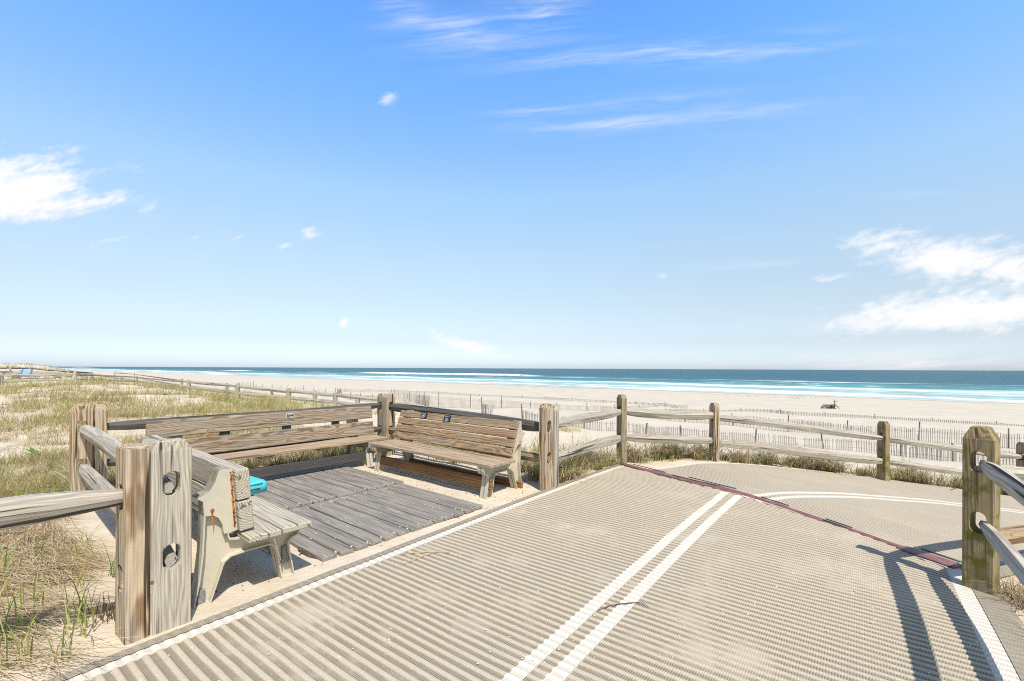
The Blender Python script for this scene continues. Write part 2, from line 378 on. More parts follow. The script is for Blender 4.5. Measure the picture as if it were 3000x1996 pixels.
class MB:
    def __init__(s): s.v = []; s.f = []; s.w = []; s.sm = []
    def add(s, verts, faces, wc=None, smooth=False):
        n = len(s.v); s.v += [tuple(map(float, v)) for v in verts]
        s.w += [tuple(map(float, w)) for w in (wc if wc is not None else verts)]
        s.f += [[i+n for i in f] for f in faces]; s.sm += [smooth]*len(faces)
    def box(s, c, size, R=None, axis=0, bev=.004, pith=None):
        hx = [x/2 for x in size]; bev = min(bev, min(hx)*.45)
        vs = []; idx = {}
        for sx in (-1, 1):
            for sy in (-1, 1):
                for sz in (-1, 1):
                    sg = (sx, sy, sz)
                    for k in range(3):
                        idx[(sg, k)] = len(vs)
                        vs.append([sg[i]*(hx[i] if i == k else hx[i]-bev) for i in range(3)])
        fs = []
        for k in range(3):
            i, j = [q for q in range(3) if q != k]
            for sgn in (-1, 1):
                r = []
                for (p, q) in ((-1, -1), (1, -1), (1, 1), (-1, 1)):
                    g = [0, 0, 0]; g[k] = sgn; g[i] = p; g[j] = q; r.append(idx[(tuple(g), k)])
                fs.append(r)
            for p in (-1, 1):
                for q in (-1, 1):
                    g0 = [0, 0, 0]; g0[k] = -1; g0[i] = p; g0[j] = q; g1 = list(g0); g1[k] = 1
                    g0, g1 = tuple(g0), tuple(g1)
                    fs.append([idx[(g0, i)], idx[(g1, i)], idx[(g1, j)], idx[(g0, j)]])
        for g in [(a, b, d) for a in (-1, 1) for b in (-1, 1) for d in (-1, 1)]:
            fs.append([idx[(g, 0)], idx[(g, 1)], idx[(g, 2)]])
        ps = pith or (random.uniform(-.11, .11), random.uniform(-.16, -.05)); lo = random.uniform(0, 90)
        o1, o2 = [q for q in range(3) if q != axis]
        wc = [(v[axis]+lo, v[o1]+ps[0], v[o2]+ps[1]) for v in vs]
        M3 = R if R is not None else Matrix.Identity(3); c = Vector(c)
        s.add([M3 @ Vector(v)+c for v in vs], fs, wc)
    def tube(s, pts, rad, n=6, closed=True, off=None, smooth=True):
        pts = [Vector(p) for p in pts]; vs = []; wc = []; fs = []; L = 0; lo = random.uniform(0, 90)
        for i, p in enumerate(pts):
            d = (pts[min(i+1, len(pts)-1)]-pts[max(i-1, 0)]).normalized()
            up = Vector((0, 0, 1)) if abs(d.z) < .9 else Vector((1, 0, 0))
            x = d.cross(up).normalized(); y = x.cross(d)
            if i: L += (p-pts[i-1]).length
            r = rad[i] if isinstance(rad, (list, tuple)) else rad
            for k in range(n):
                a = 2*math.pi*k/n
                vs.append(p+x*math.cos(a)*r+y*math.sin(a)*r); wc.append((L+lo, math.cos(a)*r, math.sin(a)*r))
        for i in range(len(pts)-1):
            for k in range(n):
                fs.append([i*n+k, i*n+(k+1) % n, (i+1)*n+(k+1) % n, (i+1)*n+k])
        fs.append(list(range(n))[::-1]); fs.append([(len(pts)-1)*n+k for k in range(n)])
        s.add(vs, fs, wc, smooth)
    def prism(s, poly, x0, x1, fn=None):
        """polygon of (y, z) extruded from x0 to x1"""
        n = len(poly); fn = fn or (lambda p: p)
        vs = [fn((x0, y, z)) for y, z in poly]+[fn((x1, y, z)) for y, z in poly]
        fs = [list(range(n))[::-1], list(range(n, 2*n))]+[[i, (i+1) % n, n+(i+1) % n, n+i] for i in range(n)]
        s.add(vs, fs)
    def build(s, name, mat, parent=None, smooth=False):
        me = bpy.data.meshes.new(name); me.from_pydata(s.v, [], s.f)
        bm = bmesh.new(); bm.from_mesh(me); bmesh.ops.recalc_face_normals(bm, faces=bm.faces); bm.to_mesh(me); bm.free()
        at = me.attributes.new('wc', 'FLOAT_VECTOR', 'POINT'); at.data.foreach_set('vector', np.array(s.w, np.float32).ravel())
        me.polygons.foreach_set('use_smooth', [bool(x) or smooth for x in s.sm])
        return link_mesh(name, me, mat, parent)
def Rz(a): return Matrix.Rotation(a, 3, 'Z')
def Rx(a): return Matrix.Rotation(a, 3, 'X')
def Ry(a): return Matrix.Rotation(a, 3, 'Y')

# ------------------------------------------------------------------ ground
def build_ground():
    n = 520; b = 7.9
    u = np.linspace(-1, 1, n); k = np.sinh(b*u)/np.sinh(b)
    gx = k*3500+.5; gy = k*3500+4.5
    X, Y = np.meshgrid(gx, gy, indexing='ij')
    Z = height(X, Y)
    V = np.stack([X, Y, Z], -1).reshape(-1, 3)
    i = np.arange(n-1)[:, None]*n+np.arange(n-1)[None, :]
    i = i.ravel(); Fq = np.stack([i, i+n, i+n+1, i+1], 1)
    return tag(link_mesh('ground', np_mesh('ground', V, [Fq], smooth=True), M['sand']), kind='structure')
build_ground()

def build_sea():
    s = np.concatenate([np.arange(88, 260, 1.0), np.geomspace(260, 26000, 60)])
    t = np.concatenate([-np.geomspace(30000, 1000, 30), np.arange(-990, 260, 5.0), np.geomspace(260, 30000, 30)])
    S, Tt = np.meshgrid(s, t, indexing='ij')
    wob = fbm(Tt*.012+3, S*.01, 3)
    Z = np.zeros_like(S); crest = np.zeros_like(S)
    for c0, amp, w, sd in ((119, .28, 2.2, 1.), (158, .5, 3.2, 2.), (178, .75, 5., 3.), (232, 1.25, 5., 4.), (300, .6, 9., 5.)):
        c = c0+22*(fbm(Tt*.01+sd*7, sd+0*Tt, 3))
        gate = sst(-.06, .22, fbm(Tt*.009+sd*13, 3.3*sd+0*Tt, 2)+.04)
        d = (S-c)/w
        hgt = amp*gate*np.where(d < 0, np.exp(-d*d*2.2), np.exp(-d*d*.5)); Z += hgt
        if sd in (4.,): crest = np.maximum(crest, gate*np.exp(-((d+.35)/.75)**2)*1.1)
        if sd in (2.,): crest = np.maximum(crest, gate*np.exp(-((d+.5)/1.1)**2)*.9)
    Z += .10*fbm(S*.12, Tt*.05, 3)*sst(100, 140, S)
    Z *= sst(100, 108, S)
    V = np.stack([S, Tt, Z], -1).reshape(-1, 3)
    P = aq(1, 0); X = Q_[0]*S+A_[0]*Tt; Y = Q_[1]*S+A_[1]*Tt
    shore = (SEA_Z-height(X, Y, False))*22
    n = len(t); i = (np.arange(len(s)-1)[:, None]*n+np.arange(n-1)[None, :]).ravel()
    Fq = np.stack([i, i+1, i+n+1, i+n], 1)
    # local x = seaward, local y = along the coast (mirrored axis handled by the face order)
    V[:, 1] *= -1
    me = np_mesh('sea', V, [Fq], {'shore': np.clip(shore.ravel(), -9, 99), 'crest': crest.ravel()}, True)
    o = link_mesh('sea', me, M['sea']); o.location = (0, 0, SEA_Z)
    o.rotation_euler = (0, 0, math.atan2(Q_[1], Q_[0])); return tag(o, kind='structure')
build_sea()

# ------------------------------------------------------------------ access mats
PITCH = .061
def catmull(P, n=60):
    P = np.array(P, float); out = []
    for i in range(1, len(P)-2):
        p0, p1, p2, p3 = P[i-1], P[i], P[i+1], P[i+2]
        for t in np.linspace(0, 1, n, endpoint=False):
            out.append(.5*((2*p1)+(-p0+p2)*t+(2*p0-5*p1+4*p2-p3)*t*t+(-p0+3*p1-3*p2+p3)*t**3))
    return np.array(out)
SEAM = np.array([T_ for T_ in [
    (1.80, 7.47), (2.0, 7.02), (2.55, 6.12), (2.89, 5.54), (3.08, 5.10), (3.22, 4.72), (3.33, 4.46), (3.45, 4.12), (3.55, 3.90), (3.66, 3.68)]])
S0 = np.array([1.84, 7.38]); SD = np.array([3.65, 3.75])-S0; SD /= np.linalg.norm(SD); SN = np.array([-SD[1], SD[0]])
if SN[0] < 0: SN = -SN
PROF = [0, .03, .5, .92, 1., 1., .92, .5, .03, 0]; PPH = [0, .1, .2, .28, .36, .54, .62, .70, .80, .9]
def build_mat(curve, strips, side, root, zoff=.016, amp=.008):
    seg = np.linalg.norm(np.diff(curve, axis=0), axis=1); arc = np.concatenate([[0], np.cumsum(seg)])
    nr = int(arc[-1]/PITCH)
    vv = (np.arange(nr)[:, None]*PITCH+np.array(PPH)[None]*PITCH).ravel(); ph = np.tile(PPH, nr); pr = np.tile(PROF, nr)
    vv0 = vv
    C = np.stack([np.interp(vv, arc, curve[:, 0]), np.interp(vv, arc, curve[:, 1])], 1)
    e = .3
    Tn = np.stack([np.interp(vv+e, arc, curve[:, 0])-np.interp(vv-e, arc, curve[:, 0]), np.interp(vv+e, arc, curve[:, 1])-np.interp(vv-e, arc, curve[:, 1])], 1)
    Tn /= np.linalg.norm(Tn, axis=1)[:, None]; Nn = np.stack([Tn[:, 1], -Tn[:, 0]], 1)
    g0 = (C-S0) @ SN; g1 = Nn @ SN
    cut = -g0/g1
    for name, w0, w1, mat, lab in strips:
        nc = max(1, int(round((w1-w0)/.14)))
        W = np.linspace(w0, w1, nc+1)[None, :]+np.zeros((len(vv), 1))
        # slight raggedness of the sewn edges
        if side > 0:    # mat before the strip: keep g < 0
            W = np.where(g1[:, None] > 0, np.minimum(W, cut[:, None]), np.maximum(W, cut[:, None]))
        else:
            W = np.where(g1[:, None] > 0, np.maximum(W, cut[:, None]), np.minimum(W, cut[:, None]))
        Wc = np.clip(W, w0, w1)
        X = C[:, 0:1]+Nn[:, 0:1]*Wc; Y = C[:, 1:2]+Nn[:, 1:2]*Wc
        a = amp*(.3 if name == 'hem' else .3 if abs(w1-w0) > .083 and name == 'white_stripe' and (strips[0][1] in (w0, w0-.07) or strips[-1][2]-w1 < .2) else 1)
        wig = .016*fbm(X*1.1+3, Y*1.1, 3)+.006*fbm(X*5, Y*5, 2)
        X = X+Tn[:, 0:1]*wig; Y = Y+Tn[:, 1:2]*wig
        bow = .012*fbm(X*.9, Y*.9, 2)+.006*fbm(X*2.6, Y*2.6+7, 2)
        a = a*(1+1.1*fbm(X*1.7+11, Y*1.7, 2))
        Z = height(X, Y, False)+zoff+a*pr[:, None]+bow+(.004 if name == 'hem' else 0)
        V = np.stack([X, Y, Z], -1).reshape(-1, 3)
        n = nc+1; i = (np.arange(len(vv)-1)[:, None]*n+np.arange(nc)[None, :]).ravel()
        Fq = np.stack([i, i+1, i+n+1, i+n], 1)
        Wf = Wc.reshape(-1)
        ok = (np.abs(Wf[Fq[:, 1]]-Wf[Fq[:, 0]])+np.abs(Wf[Fq[:, 2]]-Wf[Fq[:, 3]])) > 1e-4
        # rows wholly past the strip collapse onto a border: drop them
        gm = (V[Fq].mean(1)[:, :2]-S0) @ SN
        ok &= (gm < .03) if side > 0 else (gm > -.03)
        uv = np.stack([Wf, np.repeat(ph, n), np.repeat(pr, n)], 1)
        me = np_mesh(name, V, [Fq[ok][:, ::-1]], {'uvm': uv}, True)
        # normals up
        o = link_mesh(name, me, mat, root)
        if lab: o['label'] = lab
STR = [('hem', -.07, 0, M['mat_hem'], None), ('white_stripe', 0, .085, M['mat_white'], None),
       ('mesh_panel', .085, 1.69, M['mat'], None), ('white_stripe', 1.69, 1.775, M['mat_white'], None),
       ('mesh_panel', 1.775, 1.855, M['mat'], None), ('white_stripe', 1.855, 1.94, M['mat_white'], None),
       ('mesh_panel', 1.94, 3.64, M['mat'], None), ('white_stripe', 3.64, 3.74, M['mat_white'], None), ('hem', 3.74, 3.9, M['mat_hem'], None)]
left_edge = catmull([(-8, -5.2), (-4.62, -.95), (-2.16, 2.243), (-.235, 4.80), (1.80, 7.37), (3.5, 9.5), (5, 11.4)])
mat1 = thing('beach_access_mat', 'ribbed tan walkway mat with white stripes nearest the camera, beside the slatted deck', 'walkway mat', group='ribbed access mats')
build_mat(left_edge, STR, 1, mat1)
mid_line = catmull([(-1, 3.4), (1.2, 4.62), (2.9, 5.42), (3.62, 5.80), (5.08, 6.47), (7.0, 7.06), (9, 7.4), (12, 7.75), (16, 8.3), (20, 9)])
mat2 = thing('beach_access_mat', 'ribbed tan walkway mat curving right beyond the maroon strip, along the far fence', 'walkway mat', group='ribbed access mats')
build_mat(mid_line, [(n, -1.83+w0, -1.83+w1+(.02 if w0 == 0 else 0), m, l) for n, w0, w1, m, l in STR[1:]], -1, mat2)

def ribbon(name, pts, wid, z, mat, parent, tk=.012):
    P = np.array(pts); n = len(P)
    Tn = np.gradient(P, axis=0); Tn /= np.linalg.norm(Tn, axis=1)[:, None]; Nn = np.stack([-Tn[:, 1], Tn[:, 0]], 1)
    wid = np.broadcast_to(wid, n); arc = np.concatenate([[0], np.cumsum(np.linalg.norm(np.diff(P, axis=0), axis=1))])
    rows = []; uv = []
    for f in (-1, -.97, -.5, 0, .5, .97, 1):
        q = P+Nn*(f*wid/2)[:, None]
        zz = height(q[:, 0], q[:, 1], False)+z+(tk if abs(f) < 1 else -.02)
        rows.append(np.column_stack([q, zz])); uv.append(np.column_stack([arc, f*wid/2, 0*arc]))
    V = np.stack(rows, 1).reshape(-1, 3); k = 7
    i = (np.arange(n-1)[:, None]*k+np.arange(k-1)[None]).ravel()
    me = np_mesh(name, V, [np.stack([i, i+k, i+k+1, i+1], 1)], {'uvm': np.stack(uv, 1).reshape(-1, 3)}, False)
    return link_mesh(name, me, mat, parent)
sp = catmull(np.vstack([SEAM[0]*2-SEAM[1], SEAM, SEAM[-1]*2-SEAM[-2]]), 10)
strip = thing('connector_strip', 'maroon grooved connector strip joining the two tan mats', 'connector strip')
wd = .10+.05*np.sin(np.linspace(0, 9, len(sp)))+.02*np.sin(np.linspace(0, 23, len(sp)))
wd = wd*.85*np.interp(np.linspace(0, 1, len(sp)), [0, .45, .62, .8, 1], [1.25, 1.15, .75, .7, 1.]); wd = np.where(np.linspace(0, 1, len(sp)) > .82, .19, wd); wd = np.clip(wd, .07, .21)
ribbon('strip', sp, wd, .025, M['maroon'], strip, .006)
def along(f, off): 
    i = f*(len(SEAM)-1); k = min(int(i), len(SEAM)-2); p = SEAM[k]+(SEAM[k+1]-SEAM[k])*(i-k); return p+SN*off
for f0, f1, off in ((.02, .12, -.10), (.04, .15, .10), (.15, .25, -.13), (.17, .26, .03), (.19, .29, .13), (.36, .44, .075), (.56, .66, .05), (.565, .655, -.02), (.86, .99, -.15), (.85, .98, .14)):
    r = MB(); p0, p1 = along(f0, off), along(f1, off)
    z0 = h1(*p0)+.036; z1 = h1(*p1)+.036
    r.tube([(*p0, z0), (*((p0+p1)/2), (z0+z1)/2), (*p1, z1)], .006, 6); r.build('rod', M['rod'], strip)

# ------------------------------------------------------------------ slatted deck
def deck_panel(label, o_a, o_q, la, lq, n):
    """slats run along a; stacked along q"""
    root = thing('slatted_deck', label, 'deck', (*aq(o_a, o_q), 0), ROT_A, 'slatted deck panels')
    pit = lq/n; sl = MB()
    for k in range(n):
        w = pit*random.uniform(.86, .92); y = (k+.5)*pit+random.uniform(-.006, .006); tilt = random.uniform(-.02, .02)
        x, yw = (aq(o_a, o_q)+A_*la/2+Q_*y)
        z = h1(x, yw)*.0+.018
        sl.box((la/2+random.uniform(-.012, .012), y, z), (la+random.uniform(-.02, .02), w, .034), Rz(random.uniform(-.006, .006)) @ Rx(tilt*.6), 0, .005)
    sl.build('slats', M['deck'], root)
    wb = MB()
    for x in (.06, la/2, la-.06): wb.box((x, lq/2, -.004), (.05, lq+.05, .006), None, 1, .001)
    wb.build('webbing', M['webbing'], root)
    cm = None
    for x in (.05, la-.05):
        for k in range(1, n):
            if cm is None:
                c = MB(); c.box((0, 0, 0), (.018, .013, .018), None, 0, .004); c0 = c.build('clip', M['clip'], root); cm = c0; o = c0
            else:
                o = cm.copy(); col.objects.link(o); o.parent = root
            o.location = (x+random.uniform(-.01, .01), k*pit, .026)
    return root
# front panel next to the mat, back panel against the long bench
EA = np.array([-.29, 4.936]) @ A_, np.array([-.29, 4.936]) @ Q_
deck_panel('grey slatted deck panel lying against the white edge of the tan mat', -3.42-1.50, 1.82, 1.46, 1.86, 13)
deck_panel('grey slatted deck panel in front of the long bench, behind the other panel', -4.97-1.50, 1.97, 1.46, 1.80, 13)

# ------------------------------------------------------------------ fences
def capsule(cy, cz, hw, hh, n=7):
    pts = []
    for k in range(n+1): a = math.pi*k/n; pts.append((cy+hw*math.cos(a), cz+(hh-hw)+hw*math.sin(a)))
    for k in range(n+1): a = math.pi+math.pi*k/n; pts.append((cy+hw*math.cos(a), cz-(hh-hw)+hw*math.sin(a)))
    return pts
def post_mesh(W, Tk, top, holes, bot=-.3, ch=.06, chw=.034, cht=.007):
    """x = rail direction (thickness), y = width, z up; real through holes"""
    bm = bmesh.new(); zc = top-ch
    outer = [(-W/2, bot), (W/2, bot), (W/2, zc), (-W/2, zc)]
    loops = [outer]+[capsule(0, z+.010, .043, .076) for z in holes]
    front = []; back = []
    for L in loops:
        front.append([bm.verts.new((Tk/2, y, z)) for y, z in L]); back.append([bm.verts.new((-Tk/2, y, z)) for y, z in L])
    for side in (front, back):
        es = []
        for L in side:
            for i in range(len(L)): es.append(bm.edges.new((L[i], L[(i+1) % len(L)])))
        bmesh.ops.triangle_fill(bm, edges=es, use_beauty=True, use_dissolve=False)
    for Lf, Lb in zip(front, back):
        n = len(Lf)
        for i in range(n):
            if Lf is front[0] and i == 2: continue
            bm.faces.new((Lf[i], Lf[(i+1) % n], Lb[(i+1) % n], Lb[i]))
    t = [bm.verts.new((sx*(Tk/2-cht), sy*(W/2-chw), top)) for sx, sy in ((1, 1), (1, -1), (-1, -1), (-1, 1))]
    b = [front[0][2], front[0][3], back[0][3], back[0][2]]
    for i in range(4): bm.faces.new((b[i], b[(i+1) % 4], t[(i+1) % 4], t[i]))
    bm.faces.new(t)
    bmesh.ops.recalc_face_normals(bm, faces=bm.faces)
    se = [e for e in bm.edges if e.is_manifold and e.calc_face_angle(0) > .5 and max(abs(v.co.y) for v in e.verts) > W/2-.06]
    bmesh.ops.bevel(bm, geom=se, offset=.006, segments=1, affect='EDGES', clamp_overlap=True)
    me = bpy.data.meshes.new('post'); bm.to_mesh(me); bm.free()
    lo = random.uniform(0, 90); py = random.uniform(-.04, .04); px = random.uniform(-.09, .09)
    co = np.zeros(len(me.vertices)*3, np.float32); me.vertices.foreach_get('co', co); co = co.reshape(-1, 3)
    at = me.attributes.new('wc', 'FLOAT_VECTOR', 'POINT')
    at.data.foreach_set('vector', np.column_stack([co[:, 2]+lo, co[:, 1]+py, co[:, 0]+px]).astype(np.float32).ravel())
    return me
def add_post(root, x, y, zb, top, W, Tk, d, holes, mat, lean=0., leany=0., **kw):
    me = post_mesh(W, Tk, top, holes, **kw); o = link_mesh('post', me, mat, root)
    o.location = (x, y, zb); o.rotation_euler = (lean, leany, math.atan2(d[1], d[0])); return o
def add_rail(root, p0, p1, mat, hh=.062, hw=.046, seed=None, sag=.012, flat=.5, n=14):
    """split rail: irregular six-sided section, ends shaved to a paddle"""
    rs = random.Random(seed if seed is not None else random.random())
    p0, p1 = Vector(p0), Vector(p1); d = (p1-p0); L = d.length; d.normalize()
    x = d.cross(Vector((0, 0, 1))).normalized(); z = x.cross(d)
    base = [(1., .12), (.5, 1.), (-.55, .9), (-1., -.05), (-.5, -1.), (.55, -.88)]
    base = [(a*rs.uniform(.85, 1.12), b_*rs.uniform(.85, 1.1)) for a, b_ in base]
    ph = rs.uniform(0, 6); vs = []; wc = []; lo = rs.uniform(0, 90); k = len(base); tw = rs.uniform(-.12, .12)
    for i in range(n+1):
        f = i/n; e = min(f, 1-f)*L
        tap = .55+.45*min(1., e/.28); tapz = .58+.42*min(1., e/.32)
        c = p0+d*(f*L)+x*(.012*math.sin(ph+f*4))+z*(sag*math.sin(ph*2+f*5.)-.4*sag*math.sin(math.pi*f))
        tt = tw*(f-.5)
        for j, (a, b_) in enumerate(base):
            a2 = a*math.cos(tt)-b_*math.sin(tt); b2 = a*math.sin(tt)+b_*math.cos(tt)
            s1 = 1+.07*math.sin(ph*3+j*1.7+f*7.)
            vs.append(c+x*(a2*hw*tap*s1)+z*(b2*hh*tapz*s1)); wc.append((f*L+lo, a2*hw, b2*hh+.03))
    fs = [[i*k+j, i*k+(j+1) % k, (i+1)*k+(j+1) % k, (i+1)*k+j] for i in range(n) for j in range(k)]
    fs += [list(range(k))[::-1], [n*k+j for j in range(k)]]
    m = MB(); m.add(vs, fs, wc); return m.build('rail', mat, root)

FG = 'weathered split rail fences'
U_ = np.array([.587, .809])
# --- the seating bay
C = np.array([-4.82, 5.10]); D = np.array([-2.31, 8.20]); E = np.array([.44, 5.83]); A2 = np.array([-2.048, 2.726]); A1 = np.array([-2.185, 2.625])
bay = thing('split_rail_fence', 'grey split rail fence enclosing the three benches on three sides', 'fence', (*C, 0), 0, FG)
def rel(root, p): return tuple(np.array(p)-np.array(root.location))
def P3(root, xy, z): return rel(root, (xy[0], xy[1], z))
def post(root, xy, zb, top, W, Tk, d, holes, mat, lean=0., leany=0., **kw):
    return add_post(root, *P3(root, xy, zb), top, W, Tk, d, holes, mat, lean, leany, **kw)
def rail(root, a, za, b, zb, mat, **k): return add_rail(root, P3(root, a, za), P3(root, b, zb), mat, **k)
post(bay, A2, 0, 1.115, .20, .11, A_, (.85, .42), M['post_grey'])
post(bay, C, 0, 1.115, .19, .11, A_, (.86, .44), M['post'])
C2 = C+Q_*.152+A_*.03
post(bay, C2, 0, 1.12, .15, .105, Q_, (.86, .44), M['post'], .0, .0)
D1 = D-Q_*.02; D2 = D+A_*.165
post(bay, D1, 0, 1.09, .18, .11, Q_, (.86, .44), M['post'])
post(bay, D2, 0, 1.09, .18, .11, A_, (.86, .44), M['post'])
post(bay, E, 0, 1.10, .17, .11, A_, (.80, .40), M['post'])
rail(bay, A2+A_*.018, .838, C-A_*.03, .845, M['rail'], hh=.07, hw=.058, seed=3)
rail(bay, A2+A_*.018, .403, C-A_*.03, .425, M['rail'], hh=.07, hw=.058, seed=5)
rail(bay, C2-Q_*.03, .85, D1+Q_*.03, .87, M['rail_dark'], hh=.065, seed=8)
rail(bay, C2-Q_*.03, .43, D1+Q_*.03, .45, M['rail_dark'], hh=.06, seed=9)
rail(bay, D2-A_*.03, .87, E+A_*.04, .80, M['rail_dark'], hh=.075, seed=10)
rail(bay, D2-A_*.03, .45, E+A_*.04, .38, M['post_dull'], hh=.07, seed=12)
# --- run at lower left
runl = thing('split_rail_fence', 'pale grey split rail fence running from the nearest double post out of frame', 'fence', (*A1, 0), 0, FG)
post(runl, A1, 0, 1.10, .19, .11, U_, (.80, .34), M['post'], ch=.012, chw=.01)
A0 = A1-np.array([.72, .70])*2.7
rail(runl, A1-U_*.02, .80, A0, .80, M['rail'], hh=.078, hw=.06, seed=21)
post(runl, A0, h1(*A0), 1.1, .19, .11, U_, (.80, .38), M['post_grey'])
# --- walkway run with corner post
E2 = E+Q_*.15-A_*.02; Fp = np.array([1.84, 7.62]); Gp = np.array([3.57, 8.02]); Ip = np.array([7.15, 8.75]); Jp = np.array([10.45, 9.3]); Kp = np.array([13.6, 9.9])
walk = thing('split_rail_fence', 'grey split rail fence along the far side of the walkway towards the beach', 'fence', (*E2, 0), 0, FG)
post(walk, E2, 0, 1.06, .17, .10, U_, (.84, .40), M['post_grey'])
zI = h1(*Ip); zJ = h1(*Jp); zK = h1(*Kp)
post(walk, Fp, 0, 1.12, .15, .105, (.92, .39), (.85, .40), M['post_dull'])
post(walk, Gp, -.10, 1.06, .16, .10, (.97, .2), (.80, .36), M['post'])
zIt = 1.55-(970-852)/1047.5*8.75-1.0
post(walk, Ip, zIt, 1.0, .17, .11, (.97, .2), (.70, .24), M['post_moss'])

zJt = 1.55-(1018-853)/1047.5*9.3-1.0
post(walk, Jp, zJt, 1.0, .17, .11, (.97, .2), (.70, .24), M['post_dull'])

post(walk, Kp, zJt-.4, 1.0, .17, .11, (.97, .2), (.70, .24), M['post_dull'])
rail(walk, E2-U_*.02, .80, Fp+U_*.03, .85, M['rail'], seed=31, hh=.07); rail(walk, E2-U_*.02, .39, Fp+U_*.03, .39, M['rail'], seed=32, hh=.072)
rail(walk, Fp-(.02, 0), .84, Gp+(.04, 0), .725, M['rail'], seed=35, hh=.075, hw=.055); rail(walk, Fp-(.02, 0), .41, Gp+(.04, 0), .27, M['rail'], seed=34, hh=.075, hw=.055)
rail(walk, Gp-(.04, 0), .715, Ip+(.03, 0), zIt+.68, M['rail'], seed=38, hh=.068); rail(walk, Gp-(.04, 0), .255, Ip+(.02, 0), zIt+.235, M['rail'], seed=36, hh=.075)
rail(walk, Ip-(.04, 0), zIt+.66, Jp+(.04, 0), zJt+.70, M['rail'], seed=39); rail(walk, Ip-(.04, 0), zIt+.22, Jp+(.04, 0), zJt+.24, M['rail'], seed=40)
rail(walk, Jp-(.04, 0), zJt+.70, Kp+(.04, 0), zJt+.30, M['rail'], seed=41); rail(walk, Jp-(.04, 0), zJt+.24, Kp+(.04, 0), zJt-.16, M['rail'], seed=42)
# --- near right
B = np.array([3.395, 3.29]); BD = np.array([.87, .5])
near = thing('split_rail_fence', 'mossy split rail fence beside the walkway at the right edge of the picture', 'fence', (*B, 0), 0, FG)
post(near, B, 0, 1.146, .168, .13, BD, (.885, .45), M['post_moss'], ch=.09, chw=.04, cht=.022)
B0 = B-U_*2.75
post(near, B0, h1(*B0), 1.1, .168, .12, U_, (.88, .45), M['post_dull'])
rail(near, B+BD*.01, .86, B0, .848, M['rail'], hh=.057, hw=.041, seed=51); rail(near, B+BD*.01, .42, B0, .415, M['rail'], hh=.057, hw=.041, seed=52)
Bn = np.array([5.95, 4.72]); zBn = h1(*Bn)
post(near, Bn, zBn, 1.0, .168, .12, BD, (.8, .36), M['post_dull'])
rail(near, B-BD*.03, .82, Bn+BD*.04, .47, M['rail'], hh=.066, hw=.055, seed=53); rail(near, B-BD*.03, .32, Bn+BD*.04, -.03, M['rail_brown'], hh=.066, hw=.055, seed=54)

# ------------------------------------------------------------------ benches
OUT = [(-.05, 0), (-.022, .163), (-.004, .335), (.006, .58), (.0, .677), (-.037, .705), (.034, .73), (.068, .79), (.088, .858), (.096, .872),
       (.169, .862), (.203, .442), (.15, .43), (.16, .395), (.2, .385), (.632, .385), (.632, .33), (.62, .295), (.575, .28), (.552, .26), (.56, .188),
       (.595, 0), (.5, 0), (.462, .21), (.447, .25), (.42, .275), (.243, .275), (.165, .27), (.125, .24), (.11, .19), (.047, 0)]
BRK = [(.006, .58), (.0, .677), (-.037, .705), (.034, .73), (.068, .79), (.088, .858), (.096, .872), (.169, .862), (.203, .442), (.122, .4376), (.113, .5), (.09, .55), (.06, .575)]
def frame_mb(dy, lean, sink=0.):
    def w(p):
        x, y, z = p; return (x, y*dy-(lean*(z-.44) if z > .44 else 0), z-sink)
    m = MB(); m.prism(OUT, -.008, .008, w)
    n = len(OUT); ctr = [Vector(p) for p in OUT]
    area = sum(ctr[i].x*ctr[(i+1) % n].y-ctr[(i+1) % n].x*ctr[i].y for i in range(n)); sg = 1 if area > 0 else -1
    inn = []
    for i in range(n):
        a = (ctr[i]-ctr[i-1]).normalized(); b = (ctr[(i+1) % n]-ctr[i]).normalized()
        nn = Vector((-(a.y+b.y), a.x+b.x)); nn = nn.normalized()*sg if nn.length > 1e-6 else Vector((0, 0))
        inn.append(ctr[i]+nn*.010)
    vs = []; fs = []
    for x in (-.054, .054):
        vs += [w((x, p.x, p.y)) for p in ctr]; vs += [w((x, p.x, p.y)) for p in inn]
    for i in range(n):
        j = (i+1) % n
        fs += [[i, j, 2*n+j, 2*n+i], [n+j, n+i, 3*n+i, 3*n+j], [i, n+i, n+j, j], [2*n+i, 2*n+j, 3*n+j, 3*n+i]]
    m.add(vs, fs); m.prism(BRK, -.0555, .0555, w); return m, w
